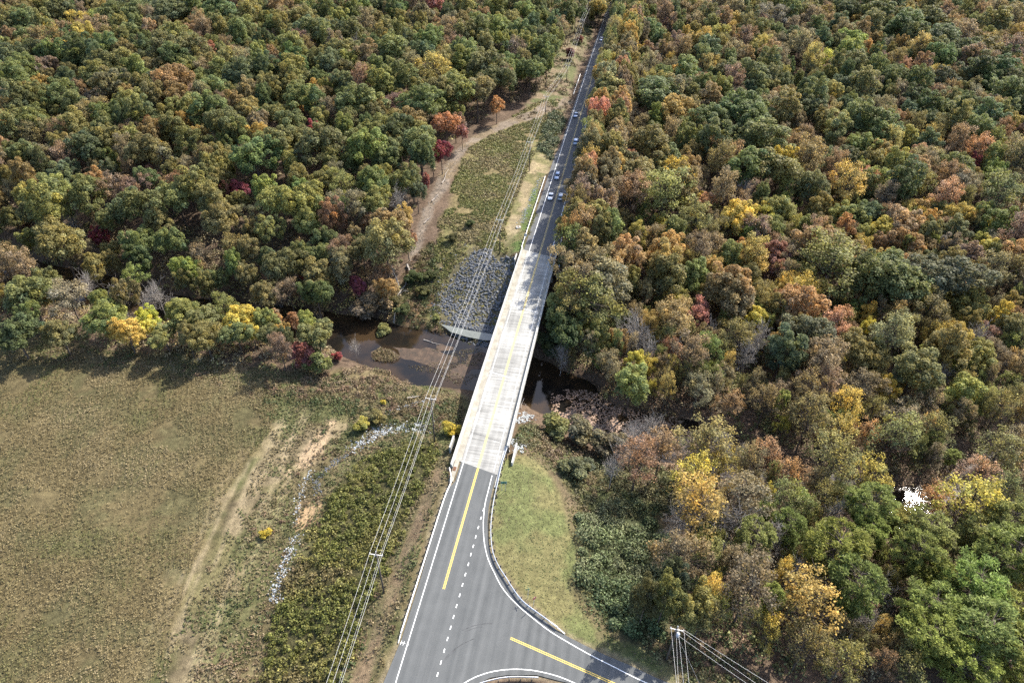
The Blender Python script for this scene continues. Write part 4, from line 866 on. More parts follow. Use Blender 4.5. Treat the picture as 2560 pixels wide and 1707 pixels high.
# ------------------------------------------------------------------ low vegetation (nobody could count it)
def scatter(poly, per_m2, margin=0.0, extra=None):
    lo, hi = poly.min(0), poly.max(0); n = int((hi[0] - lo[0]) * (hi[1] - lo[1]) * per_m2)
    x = rng.uniform(lo[0], hi[0], n); y = rng.uniform(lo[1], hi[1], n); m = sdist(x, y, poly) < -margin + (fnoise(x, y, 4, 41) - .5) * 3
    if extra is not None: m &= extra(x, y)
    x, y = x[m], y[m]; px_ = to_px(np.column_stack([x, y, np.full(len(x), -4.0)])); ok = (px_[:, 0] > -120) & (px_[:, 0] < 2680) & (px_[:, 1] < 1830)
    return x[ok], y[ok]
def tufts(x, y, h, w, cols, n_blade, lean=.5, up=.35):
    """upright little sprays: n_blade rhombic leaves around each point"""
    z = ground_z(x, y); N = len(x); c = np.repeat(np.column_stack([x, y, z]), n_blade, 0); m = N * n_blade
    hh = np.repeat(np.broadcast_to(h, (N,)), n_blade); ww = np.repeat(np.broadcast_to(w, (N,)), n_blade)
    d = rdir(m); d[:, 2] = np.abs(d[:, 2]) * 1.0 + up; d = unit(d)
    p = c + d * (hh * rng.uniform(.25, 1.0, m))[:, None] * np.array([.8, .8, 1]); p[:, 2] += hh * .1
    V, F = leaf_quads(p, d * .6 + rdir(m) * .8 + np.array([0, 0, lean]), ww * rng.uniform(.6, 1.3, m), .6, .3)
    tv = np.repeat(rng.uniform(.85, 1.15, N), n_blade) * rng.uniform(.75, 1.25, m); col = np.repeat(cols, n_blade, 0) * tv[:, None]
    return V, F, np.repeat(col, 4, 0)
def mounds(x, y, r, hs, cols, n_leaf, size):
    """leafy hummocks: a shell of leaves over a dome at each point"""
    z = ground_z(x, y); N = len(x); m = N * n_leaf; rr = np.repeat(np.broadcast_to(r, (N,)), n_leaf)
    d = rdir(m); d[:, 2] = np.abs(d[:, 2]); p = np.repeat(np.column_stack([x, y, z]), n_leaf, 0) + d * (rr * rng.uniform(.6, 1.08, m))[:, None] * np.stack([np.ones(m), np.ones(m), np.repeat(np.broadcast_to(hs, (N,)), n_leaf)], 1)
    V, F = leaf_quads(p, d + np.array([0, 0, .3]), size * rng.uniform(.7, 1.35, m), .7, .7)
    tv = np.repeat(rng.uniform(.78, 1.22, N), n_leaf) * np.clip(rng.lognormal(-.05, .32, m), .4, 1.9); col = np.repeat(cols, n_leaf, 0) * tv[:, None]
    return V, F, np.repeat(col, 4, 0)
def stuff(name, *parts):
    V, F, Cc = [], [], []; o = 0
    for v, f, c in parts: V.append(v); F.append(f + o); Cc.append(c); o += len(v)
    ob = obj(name, mesh_np(name, np.concatenate(V), np.concatenate(F), M['weed'], False, {'col': np.concatenate(Cc)})); return tag(ob, kind='stuff')
def mixcol(n, cols, w=None, noise=None):
    cols = np.array(cols)
    if noise is None: return cols[rng.choice(len(cols), n, p=w)]
    k = np.clip(((noise - .25) / .5) * len(cols) + rng.normal(0, .6, n), 0, len(cols) - 1).astype(int); return cols[k]

road_clear = lambda x, y: (sdist(x, y, asphalt_poly) > 1.5) & (creek_d(x, y) > .3) & ((np.abs(x - cx(y)) > 6.5) | (y > Y_FAR) | (y < 97))
# the dry crop, standing in rows
fp = ZN['field']; fx, fy = scatter(fp, 9.5)
rowdir = np.array([-.35, .94]); rn = np.array([rowdir[1], -rowdir[0]]); u = fx * rn[0] + fy * rn[1] + 1.6 * np.sin((fx * rowdir[0] + fy * rowdir[1]) * .03)
rowk = np.abs(((u / 1.35) % 1) - .5) < .31; thin_ = fnoise(fx, fy, 9, 51)
edge_px = to_px(np.column_stack([fx, fy, np.full(len(fx), -7.0)])); bare = ((edge_px[:, 0] - 350) / 150) ** 2 + ((edge_px[:, 1] - 1275) / 60) ** 2
m = (rowk | (rng.random(len(fx)) < .2)) & (thin_ > .30) & ((bare > 1) | (rng.random(len(fx)) < .25)) & (creek_d(fx, fy) > 4)
fx, fy = fx[m], fy[m]; nn_ = fnoise(fx, fy, 16, 52)
stuff('dry_crop', tufts(fx, fy, .6, .3, mixcol(len(fx), [(.108, .106, .038), (.122, .106, .043), (.14, .11, .05), (.15, .118, .055), (.168, .132, .064), (.19, .15, .078)], None, nn_), 3))
# weeds on the open ground between
op = dpoly([(-200, 750), (0, 757), (300, 798), (560, 832), (700, 842), (760, 850), (1000, 860), (1070, 900), (1062, 1060), (1000, 1250), (900, 1700), (330, 1700), (400, 1440), (620, 1000), (560, 885), (300, 848), (0, 815), (-200, 803)], -6)
def weeds_ok(x, y):
    k = fnoise(x, y, 4, 61); return road_clear(x, y) & (sdist(x, y, ZN['scrub']) > -.5) & ((sdist(x, y, ZN['sand']) > -.6) | (rng.random(len(x)) < .18)) & ((sdist(x, y, ZN['sand2']) > -1.0) | (rng.random(len(x)) < .3)) & (k > np.where(sdist(x, y, ZN['track']) < 0, .46, np.where(sdist(x, y, ZN['mown']) < 0, .6, .24)))
wx, wy = scatter(op, 3.8, 0, weeds_ok); wn = fnoise(wx, wy, 7, 62)
stuff('tall_grass', tufts(wx, wy, .42, .38, mixcol(len(wx), [(.085, .095, .034), (.105, .1, .042), (.125, .1, .05), (.15, .118, .06), (.18, .145, .08), (.14, .1, .055)], None, wn), 4))
bx, by = scatter(op, .24, 0, lambda x, y: weeds_ok(x, y) & (fnoise(x, y, 9, 63) > .5) & (sdist(x, y, ZN['track']) > .5) & (sdist(x, y, ZN['mown']) > .3)); bn = fnoise(bx, by, 12, 64)
bank_x, bank_y = scatter(ZN['bank'], .5, -1, lambda x, y: (creek_d(x, y) > .6) & (fnoise(x, y, 5, 65) > .35)); kn = fnoise(bank_x, bank_y, 6, 66)
nb_x, nb_y = scatter(ZN['nbank'], .55, -1, lambda x, y: (creek_d(x, y) > .4) & (sdist(x, y, ZN['riprap']) > .3)); nbn = fnoise(nb_x, nb_y, 6, 67)
bcol = [(.055, .07, .025), (.085, .085, .033), (.11, .085, .04), (.14, .09, .055), (.16, .12, .07)]
ex_, ey_ = scatter(dpoly([(1440, 1470), (1560, 1430), (1700, 1490), (1860, 1620), (1760, 1690), (1590, 1590)], -2), .8, 0, road_clear)
stuff('bank_weeds', mounds(ex_, ey_, rng.uniform(.4, 1.3, len(ex_)), .9, mixcol(len(ex_), [(.09, .1, .04), (.12, .115, .05), (.16, .13, .065)]), 40, .36), mounds(bx, by, rng.uniform(.5, 1.1, len(bx)), .8, mixcol(len(bx), bcol, None, bn), 34, .36), mounds(bank_x, bank_y, rng.uniform(.6, 1.5, len(bank_x)), .8, mixcol(len(bank_x), bcol, None, kn), 40, .38), mounds(nb_x, nb_y, rng.uniform(.7, 1.6, len(nb_x)), .85, mixcol(len(nb_x), bcol[:4] + [(.12, .1, .04)], None, nbn), 46, .4))
# olive scrub on the embankment, wind-combed towards the road
sx_, sy_ = scatter(ZN['scrub'], 1.0, -.2, road_clear); sn_ = fnoise(sx_, sy_, 8, 71)
rx_, ry_ = scatter(ZN['riprap'], .4, -2.5, lambda x, y: (fnoise(x, y, 5, 74) > .56) | (sdist(x, y, ZN['riprap']) > -1.2))
stuff('rock_weeds', mounds(rx_, ry_, rng.uniform(.35, .9, len(rx_)), .9, mixcol(len(rx_), [(.1, .1, .035), (.16, .13, .06), (.2, .18, .05)]), 30, .3))
stuff('scrub', mounds(sx_, sy_, np.clip(rng.lognormal(-.25, .38, len(sx_)), .35, 1.9), rng.uniform(.8, 1.5, len(sx_)), mixcol(len(sx_), [(.09, .095, .022), (.11, .11, .027), (.122, .115, .03), (.13, .115, .034), (.125, .1, .04)], None, sn_), 44, .38))
s2x, s2y = scatter(ZN['scrub2'], .75, -.3, road_clear); s2n = fnoise(s2x, s2y, 9, 72)
rgx, rgy = scatter(dpoly([(1180, 1000), (1330, 1060), (1400, 1200), (1400, 1440), (1440, 1540), (1330, 1500), (1290, 1100), (1200, 1045)], -1.5), 3.0, 0, lambda x, y: road_clear(x, y) & (sdist(x, y, ZN['lawn']) > .1) & (sdist(x, y, ZN['lawn']) < 6)); rgn = fnoise(rgx, rgy, 5, 75)
stuff('edge_grass', tufts(rgx, rgy, .4, .36, mixcol(len(rgx), [(.09, .1, .036), (.12, .12, .045), (.16, .14, .05), (.13, .11, .05)], None, rgn), 4))
stuff('slope_scrub', mounds(s2x, s2y, rng.uniform(.6, 1.5, len(s2x)), rng.uniform(.7, 1.1, len(s2x)), mixcol(len(s2x), [(.068, .085, .034), (.09, .095, .042), (.115, .105, .05), (.14, .105, .055), (.12, .085, .055)], None, s2n), 48, .38))
tx, ty = scatter(ZN['thicket'], .32, .2, road_clear); tn_ = fnoise(tx, ty, 9, 73)
stuff('thicket', mounds(tx, ty, np.clip(rng.lognormal(.45, .42, len(tx)), .8, 3.4), rng.uniform(.8, 1.6, len(tx)), mixcol(len(tx), [(.07, .095, .04), (.09, .112, .046), (.11, .128, .056), (.135, .145, .07)], None, tn_), 190, .4))
# hill beyond the bridge
hx, hy = scatter(ZN['hill'], 2.4, -.3, lambda x, y: road_clear(x, y) & (sdist(x, y, ZN['drygrass']) > 0) & (sdist(x, y, ZN['verge']) > .3) & (sdist(x, y, ZN['riprap']) > .3) & (sdist(x, y, ZN['path']) > .5) & (fnoise(x, y, 7, 81) > .30)); hn = fnoise(hx, hy, 10, 82)
stuff('hill_scrub', mounds(hx, hy, rng.uniform(.35, .8, len(hx)), .7, mixcol(len(hx), [(.125, .13, .04), (.145, .142, .046), (.165, .148, .056), (.185, .15, .072)], None, hn), 18, .4))
stp = np.vstack([[on_road(y, -6.5)[:2] for y in np.arange(225, 620, 10)], [on_road(y, -26)[:2] for y in np.arange(620, 225, -10)]])
lx, ly = scatter(stp, .35, 0, lambda x, y: (y > 290) & (fnoise(x, y, 9, 83) > .5)); ln_ = fnoise(lx, ly, 9, 84)
hx2, hy2 = scatter(np.array([on_road(y, -6.3)[:2] for y in np.arange(252, 300, 6)] + [on_road(y, -13)[:2] for y in np.arange(300, 252, -6)]), .55)
stuff('verge_brush', mounds(lx, ly, rng.uniform(.5, 1.2, len(lx)), .8, mixcol(len(lx), [(.09, .1, .035), (.14, .11, .06), (.2, .15, .09)], None, ln_), 22, .45), mounds(hx2, hy2, rng.uniform(.9, 1.8, len(hx2)), 1.1, mixcol(len(hx2), [(.08, .1, .05), (.11, .12, .06)]), 60, .5))
# lawn: short tufts and seed heads
gxx, gyy = scatter(ZN['lawn'], 3.2, .3, road_clear); gn_ = fnoise(gxx, gyy, 6, 91)
g2x, g2y = scatter(ZN['verge'], 2.2, .3, road_clear)
l2x, l2y = scatter(ZN['lawn2'], 2.5, .1, road_clear)
mx_, my_ = scatter(ZN['mown'], 2.4, .1, road_clear)
stuff('lawn_grass', tufts(gxx, gyy, .12, .24, mixcol(len(gxx), [(.085, .1, .036), (.094, .1, .04), (.105, .102, .044), (.125, .11, .054)], None, gn_), 3, .9, .1), tufts(g2x, g2y, .14, .28, mixcol(len(g2x), [(.07, .11, .03), (.085, .105, .035)]), 3, .9, .1),
      tufts(l2x, l2y, .2, .28, mixcol(len(l2x), [(.07, .08, .03), (.1, .09, .045), (.13, .1, .06)]), 3, .8, .1), tufts(mx_, my_, .12, .24, mixcol(len(mx_), [(.13, .095, .058), (.16, .12, .075), (.09, .09, .04)]), 3, .9, .1))
# undergrowth and leaf litter below the trees
ux = rng.uniform(-300, 340, 60000); uy = rng.uniform(55, 420, 60000); um = (np.abs(ux) < uy * .74 + 45) & (inside(ux, uy, left_wood) | inside(ux, uy, right_wood)) & (creek_d(ux, uy) > .8) & (np.abs(ux - cx(uy)) > 7.5) & (np.hypot(ux - 84, uy - 91) > 12)
ux, uy = ux[um], uy[um]; near = rng.random(len(ux)) < np.where(uy < 200, 1.0, .25); ux, uy = ux[near], uy[near]; un = fnoise(ux, uy, 18, 95)
stuff('undergrowth', mounds(ux, uy, rng.uniform(.7, 2.2, len(ux)), rng.uniform(.7, 1.4, len(ux)), mixcol(len(ux), [(.12, .125, .05), (.16, .15, .065), (.2, .165, .09), (.26, .21, .125), (.27, .2, .085), (.26, .24, .09)], None, un), 30, .5))
# fallen leaves drifting on the creek and lying along its banks
fl = dpoly([(1265, 905), (1300, 895), (1400, 920), (1470, 950), (1600, 1005), (1590, 1045), (1480, 1020), (1400, 1015), (1330, 995), (1275, 960)], WATER_Z)
qx, qy = scatter(fl, 8.0, -1, lambda x, y: (creek_d(x, y) < .8) & (fnoise(x, y, 5, 97) > .34))
Vq, Fq = leaf_quads(np.column_stack([qx, qy, np.full(len(qx), WATER_Z + .02) + rng.uniform(0, .02, len(qx))]), np.tile([0, 0, 1.0], (len(qx), 1)), rng.uniform(.25, .6, len(qx)), .8, .02)
q2x = rng.uniform(20, 150, 60000); q2y = rng.uniform(60, 150, 60000); cdq = creek_d(q2x, q2y); mm = (cdq > .2) & (inside(q2x, q2y, right_wood) | (cdq < 7)) & (sdist(q2x, q2y, ZN['thicket']) > 0) & (rng.random(len(q2x)) < .9); q2x, q2y = q2x[mm], q2y[mm]
V2, F2 = leaf_quads(np.column_stack([q2x, q2y, ground_z(q2x, q2y) + .1]), np.tile([0, 0, 1.0], (len(q2x), 1)), rng.uniform(.25, .55, len(q2x)), .8, .15)
stuff('fallen_leaves', (Vq, Fq, np.repeat(mixcol(len(qx), [(.3, .2, .14), (.36, .25, .18), (.22, .14, .09)]), 4, 0)), (V2, F2, np.repeat(mixcol(len(q2x), [(.24, .16, .1), (.3, .2, .12), (.16, .1, .06)]), 4, 0)))

# ------------------------------------------------------------------ bushes one can tell apart
def bush(x, y, r, h, col, label, var=None, group=None):
    cm, tm = KINDS['bush'][var if var is not None else int(rng.integers(0, 4))]
    root = empty('bush', (x, y, gz(x, y)), rng.uniform(0, 6.3), label, 'bush', group); root.scale = (r / 4.6, r / 4.6, h / 11.0)
    obj('stem', tm, root); c = obj('foliage', cm, root); c['leafcol'] = [float(v) for v in col]; return root
def bush_px(sx, sy, dpx, col, label, zz, hk=1.5):
    p = at(sx, sy, zz); g_ = gz(p[0], p[1]); p = at(sx, sy, g_ + .6); r = dpx * ((p - CAM) @ FW) / F_PX * .5
    return bush(p[0], p[1], r, r * hk, LC[col] if isinstance(col, str) else col, label)
YB = (.42, .33, .05)
bush_px(1128, 1082, 42, YB, 'yellow bush beside the left edge of the bridge, below the near wing wall', -6)
bush_px(958, 1005, 15, YB, 'small bright yellow bush on the bank by the upper rock trickle', -8)
bush_px(905, 1068, 38, (.3, .27, .06), 'pale yellow bush at the bend of the rock-lined ditch', -7)
bush_px(945, 1050, 40, (.2, .17, .06), 'olive yellow bush between the two rock trickles', -7)
bush_px(663, 1336, 26, YB, 'lone yellow bush standing in the weeds left of the rock ditch', -7)
bush_px(960, 835, 40, 'ol', 'low olive bush on the creek bank behind the reed islet', -9.5)
bush_px(790, 800, 40, 'br', 'brown brushy bush leaning over the dark left end of the creek', -8.5)
bush_px(930, 795, 80, 'br', 'wide brown bush spreading on the far bank above the dark pool', -8.5)
bush_px(765, 915, 60, (.26, .10, .075), 'red-leaved shrub on the bank at the end of the tree row', -8, 2.6)
bush_px(845, 897, 24, (.32, .08, .07), 'small bright red shrub near the bare sapling by the creek', -8.5, 2)
bush_px(795, 925, 60, 'g', 'green bush beside the red-leaved shrub at the end of the tree row', -8, 2)
bush_px(1090, 800, 20, 'yg', 'small yellow-green bush among the grey rocks', -8)
bush_px(1390, 1080, 70, 'ol', 'round olive bush on the slope above the leaf-strewn creek', -7, 1.6)
bush_px(1455, 1100, 78, (.17, .15, .08), 'broad tan bush on the slope beside the creek bend', -8, 1.6)
bush_px(1520, 1130, 72, (.15, .13, .08), 'dull tan bush left of the orange-red maple', -8.5, 1.8)
bush_px(1440, 1185, 70, (.12, .125, .06), 'olive bush at the upper edge of the green thicket', -6, 1.4)
bush_px(1340, 690, 40, 'yg', 'pale yellow-green bush beside the far right wing wall', -4, 1.2)
bush_px(1402, 652, 46, (.14, .14, .045), 'olive bush under the trees right of the far guardrail', -2.5, 1.2)
bush_px(1310, 745, 30, (.1, .1, .04), 'dark olive bush right under the bridge parapet', -8, 1.4)
bush_px(1395, 820, 90, (.09, .1, .035), 'large olive bush at the foot of the wood beside the bridge', -8.5, 1.6)
bush_px(1380, 880, 80, (.07, .085, .035), 'dark green bush overhanging the creek right of the bridge', -9, 1.6)
bush_px(1175, 560, 22, (.07, .09, .03), 'dark green bush at the top of the rock slope by the utility pole', -2)
for sx, sy, d, c, l in ((1425, 145, 24, (.2, .09, .07), 'dark red small tree-like bush in the power line clearing'), (1450, 107, 16, (.24, .1, .07), 'far red bush in the power line clearing'), (1460, 20, 12, (.26, .11, .08), 'farthest red bush at the top of the power line clearing')):
    bush_px(sx, sy, d, c, l, 2, 2.2)
for sx, sy, d, c, l in ((1075, 690, 34, (.075, .085, .028), 'olive bush on the weedy bank left of the rock slope, near its top'), (1035, 700, 40, (.06, .08, .026), 'green bush on the weedy bank below the debris strip'), (1060, 735, 34, (.09, .09, .03), 'yellowish olive bush touching the left edge of the rock slope'), (1010, 790, 36, (.08, .095, .032), 'green bush on the bank just above the small rock bar'), (985, 760, 34, (.1, .09, .036), 'olive brown bush on the bank by the leaning dead trunk'), (1130, 590, 30, (.09, .085, .03), 'olive bush above the rock slope')):
    bush_px(sx, sy, d, c, l, -7, 1.3)

# ------------------------------------------------------------------ rocks
ROCKS = []
rock_m = noise_mat('grey_rock', [(.2, (.035, .037, .042)), (.5, (.095, .1, .108)), (.8, (.29, .295, .3))], scale=1.6, detail=5, rough=.9, spec=.2)
rock_w = noise_mat('pale_rock', [(.25, (.14, .15, .155)), (.5, (.26, .275, .28)), (.75, (.42, .43, .43))], scale=1.6, detail=5, rough=.9, spec=.2)
def rock_shape(seed):
    bm = bmesh.new(); bmesh.ops.create_icosphere(bm, subdivisions=1, radius=.5); r = random.Random(seed)
    for v in bm.verts: v.co *= r.uniform(.72, 1.2)
    bmesh.ops.scale(bm, vec=(1, r.uniform(.65, .95), r.uniform(.5, .75)), verts=bm.verts)
    me = bpy.data.meshes.new('rock'); bm.to_mesh(me); V = np.array([v.co[:] for v in bm.verts]); F = np.array([[v.index for v in f.verts] for f in bm.faces]); bm.free(); return me, V, F
RS = [rock_shape(i) for i in range(7)]; RS_W = []
for me, V, F in RS:
    m2 = me.copy(); m2.name = 'rock'; me.materials.append(rock_m); m2.materials.append(rock_w); RS_W.append(m2)
def rock_bed(name, label, poly, n_part, n_fill, smin, smax, pale=False, cat='rocks', path=None, wid=1.5):
    if path is not None:
        pth = smooth_line(path, .5)
        def pick(n):
            i = rng.integers(0, len(pth), n); return pth[i, 0] + rng.normal(0, wid * .42, n), pth[i, 1] + rng.normal(0, wid * .42, n)
    else:
        def pick(n):
            lo, hi = poly.min(0), poly.max(0); x = rng.uniform(lo[0], hi[0], n * 4); y = rng.uniform(lo[1], hi[1], n * 4); m = sdist(x, y, poly) < (fnoise(x, y, 7, 101) - .58) * 9 + (fnoise(x, y, 2, 102) - .5) * 2; return x[m][:n], y[m][:n]
    x, y = pick(n_part); c = np.array([x.mean(), y.mean(), gz(x.mean(), y.mean())]); root = empty(name, c, 0, label, cat); z = ground_z(x, y)
    for i in range(len(x)):
        k = int(rng.integers(0, 7)); o = obj('rock', RS_W[k] if pale else RS[k][0], root); s = rng.uniform(smin * 1.1, smax) * (1.0 if rng.random() < .9 else 1.25)
        o.location = (x[i] - c[0], y[i] - c[1], z[i] - c[2] + s * .16); o.rotation_euler = (rng.uniform(-.5, .5), rng.uniform(-.5, .5), rng.uniform(0, 6.3)); o.scale = (s, s, s)
    x, y = pick(n_fill); z = ground_z(x, y); Vs, Fs = [], []; ofs = 0
    for i in range(len(x)):
        _, V, F = RS[i % 7]; s = rng.uniform(smin * .6, smax * .75); an = rng.uniform(0, 6.3); ca, sa = math.cos(an), math.sin(an)
        W = V * s; Vs.append(np.column_stack([W[:, 0] * ca - W[:, 1] * sa + x[i] - c[0], W[:, 0] * sa + W[:, 1] * ca + y[i] - c[1], W[:, 2] + z[i] - c[2] + .05])); Fs.append(F + ofs); ofs += len(V)
    o = obj('rock_fill', mesh_np('rock_fill', np.concatenate(Vs), np.concatenate(Fs), rock_w if pale else rock_m), root); tag(o, kind='stuff'); return root
rock_bed('rock_slope', 'broad slope of dark grey broken rock left of the bridge at its far end', ZN['riprap'], 300, 2600, .5, 1.25)
rock_bed('rock_bar', 'low bar of grey rocks between the pale side channel and the creek', ZN['riprap2'], 110, 420, .5, 1.1)
def dl(pts, z): return [at(x * K, y * K, z)[:2] for x, y in pts]
rock_bed('rock_ditch', 'pale rock apron arching below the utility pole near the bridge', None, 150, 520, .35, .7, True, path=dl([(990, 992), (960, 985), (925, 982), (890, 985), (860, 995), (840, 1012), (815, 1025)], -7.4), wid=2.4)
rock_bed('rock_ditch', 'narrow string of grey rocks running down from the bend of the ditch', None, 60, 160, .3, .55, False, path=dl([(800, 1040), (765, 1065), (740, 1085), (728, 1110), (735, 1140)], -7.5), wid=1.2)
rock_bed('rock_ditch', 'short pale rock string beside the sand at the left of the ditch', None, 40, 110, .3, .5, True, path=dl([(718, 1080), (700, 1100), (692, 1130), (680, 1170), (675, 1200)], -7.4), wid=1.0)
rock_bed('rock_ditch', 'lowest pale rock string ending in the weeds left of the olive scrub', None, 80, 220, .3, .6, True, path=dl([(685, 1232), (672, 1255), (662, 1285), (650, 1315), (640, 1345), (630, 1380)], -7.3), wid=1.5)
rock_bed('rock_ditch', 'upper trickle of pale stones on the bank above the rock apron', None, 40, 120, .3, .55, True, path=dl([(975, 920), (930, 935), (890, 950), (855, 965)], -8), wid=1.2)
rock_bed('rock_pile', 'white rocks on the slope under the right side of the bridge', None, 30, 60, .5, .95, True, path=dl([(1205, 945), (1212, 955), (1190, 975)], -8), wid=2.0)
rock_bed('rock_pile', 'pale rocks beside the near right wing wall', None, 34, 70, .45, .85, True, path=dl([(1180, 1012), (1195, 1020), (1185, 1030)], -3), wid=2.0)
rock_bed('rock_pile', 'grey rocks on the shaded creek edge right of the bridge', None, 26, 60, .5, .95, False, path=dl([(1235, 835), (1250, 850), (1262, 865)], -10.5), wid=2.2)
rock_bed('rock_lined_gutter', 'thin line of bluish stones in the grass by the far guardrail', None, 60, 160, .3, .55, True, path=dl([(1242, 405), (1232, 430), (1220, 460), (1205, 495), (1198, 510)], -.3), wid=1.4)

rock_bed('rock_edge', 'ragged line of grey rocks along the upper edge of the pale side channel', None, 50, 150, .4, .9, False, path=dl([(1005, 738), (1035, 742), (1080, 752), (1130, 762)], -9.8), wid=1.6)
rock_bed('rock_scatter', 'loose stones spilling left of the rock slope into the weeds', None, 50, 140, .35, .9, False, path=dl([(1085, 592), (1045, 618), (1018, 655), (998, 700)], -6), wid=4.5)
# weeds and debris lying in the shallows
dbx, dby = scatter(dpoly([(930, 800), (1010, 800), (1110, 800), (1120, 860), (1060, 885), (1000, 860), (940, 845)], WATER_Z), 7.0, 0, lambda x, y: (fnoise(x, y, 5, 121) > .49) & (creek_d(x, y) < 1.5))
Vd, Fd = leaf_quads(np.column_stack([dbx, dby, WATER_Z + rng.uniform(.0, .22, len(dbx))]), np.tile([0, 0, 1.0], (len(dbx), 1)), rng.uniform(.2, .55, len(dbx)), .5, .5)
stuff('water_weeds', (Vd, Fd, np.repeat(mixcol(len(dbx), [(.06, .045, .025), (.1, .075, .04), (.13, .1, .05), (.05, .05, .02)]), 4, 0)))

# reeds on the islet
ri = dpoly([(852, 808), (875, 800), (905, 806), (920, 820), (905, 832), (872, 830), (852, 820)], -11); ix, iy = scatter(ri, 12, .1)
Vr, Fr, Cr = tufts(ix, iy, .9, .4, mixcol(len(ix), [(.12, .085, .045), (.16, .12, .06), (.1, .085, .035)]), 4); zc_ = gz(ri[:, 0].mean(), ri[:, 1].mean()); Vr[:, 2] += np.maximum(0, -11.0 - np.repeat(ground_z(ix, iy), 16))
root = empty('reed_islet', (0, 0, -11), 0, 'small round islet of brown reeds in the dark creek', 'islet')
Vr[:, 2] += 11; ree = obj('reeds', mesh_np('reeds', Vr, Fr, M['weed'], False, {'col': Cr}), root); tag(ree, kind='stuff')
mud = sheet('mud_bank', ri, .03, bar_m, root)
# ------------------------------------------------------------------ guardrails
M['galv'] = noise_mat('galvanised_steel', [(.3, (.36, .38, .41)), (.7, (.52, .54, .57))], scale=2, rough=.45, metal=.35)
M['galv_sunlit'] = noise_mat('sunlit_galvanised_steel', [(.3, (.6, .6, .6)), (.7, (.75, .75, .75))], scale=2, rough=.5, metal=.1)  # same grey zinc, paler: the sun on the rail tops is put into the colour
M['post'] = noise_mat('treated_wood_post', [(.3, (.06, .05, .04)), (.7, (.13, .11, .09))], scale=4, rough=.95)
post_me = None
def guardrail(label, path, side, mat='galv', step=1.9, bottom=-1.1, ends=True, block=True):
    """path on the face of the rail; posts stand on the side given (+1: left of travel)"""
    global post_me
    path = np.asarray(path, float); path = np.column_stack([path[:, :2], np.zeros(len(path))]); c = path[len(path) // 2]
    root = empty('guardrail', c, 0, label, 'guardrail')
    s = side; prof = [(0, .42), (-.07 * s, .47), (-.07 * s, .53), (0, .575), (0, .605), (-.07 * s, .65), (-.07 * s, .71), (0, .76), (.06 * s, .76), (.04 * s, .6), (.06 * s, .42)]
    m_ = MB(); m_.sweep(path - c, prof); m_.build('beam', M[mat], root)
    if post_me is None:
        post_me = MB().box((0, 0, -.2), (.17, .2, 1.9)).box((0, -.18, .57), (.16, .17, .36)).mesh('post', M['post'])
    seg = np.linalg.norm(np.diff(path[:, :2], axis=0), axis=1); L = np.insert(np.cumsum(seg), 0, 0)
    for d in np.arange(.3, L[-1], step):
        i = min(np.searchsorted(L, d, 'right') - 1, len(path) - 2); f = (d - L[i]) / max(seg[i], 1e-6); p = path[i] + (path[i + 1] - path[i]) * f; t = (path[i + 1] - path[i]) / seg[i]; nn = np.array([-t[1], t[0], 0]) * s
        o = obj('post', post_me, root); o.location = p + nn * .36 - c; o.rotation_euler = (0, 0, math.atan2(nn[1], nn[0]) - math.pi / 2)
    if ends:
        e = path[-1]; t = path[-1] - path[-3]; t /= np.linalg.norm(t); q = MB(); q.box(e + t * .9 + [0, 0, .52] - c, (1.9, .14, .34), t, (-t[1], t[0], 0)); q.box(e + t * 2.6 + [0, 0, .25] - c, (1.7, .12, .14), unit(t + np.array([0, 0, -.18])), (-t[1], t[0], 0)); q.build('end_terminal', M['galv_sunlit'], root)
    return root
gl = smooth_line([on_road(95.4, -6.0)[:2]] + list(spoly([(1128, 1201), (1110, 1246), (1058, 1408), (1010, 1556)], .7)), 1.0)
guardrail('straight bright guardrail along the left edge of the near road, above the olive scrub', gl, -1, 'galv_sunlit')
gr_px = [(1254, 1160.7), (1245, 1203), (1236, 1242), (1230, 1281), (1227, 1317), (1228, 1349), (1232.7, 1381), (1245, 1411), (1263, 1439.5), (1281, 1468), (1305.5, 1500), (1341, 1528), (1373, 1551)]
gr_ = smooth_line([on_road(Y_NEAR + 6.6, 5.25)[:2]] + list(spoly(gr_px, .7)), .8)
guardrail('long guardrail curving around the mown lawn from the bridge into the side road', gr_, 1)
gb = smooth_line(list(spoly([(1120, 1775), (1150, 1740), (1175, 1720), (1201, 1706), (1236.7, 1696), (1262, 1691.5), (1290, 1690), (1318, 1690.5), (1346, 1691.5)], .7)), .6)
guardrail('short curved guardrail inside the corner of the junction at the picture bottom', gb, -1, ends=False)
guardrail('straight bright guardrail on the left of the far road, between bridge and grass hill', along(-6.15, Y_FAR + 1.6, 236, 2.0), 1, 'galv_sunlit', ends=False)
guardrail('guardrail on the right of the far road under the overhanging trees', along(5.75, Y_FAR - .5, 262, 2.0), -1, 'galv_sunlit', ends=False)
guardrail('distant guardrail left of the road, beyond the dirt lane', along(-6.0, 322, 350, 2.0), 1, 'galv_sunlit', ends=False)

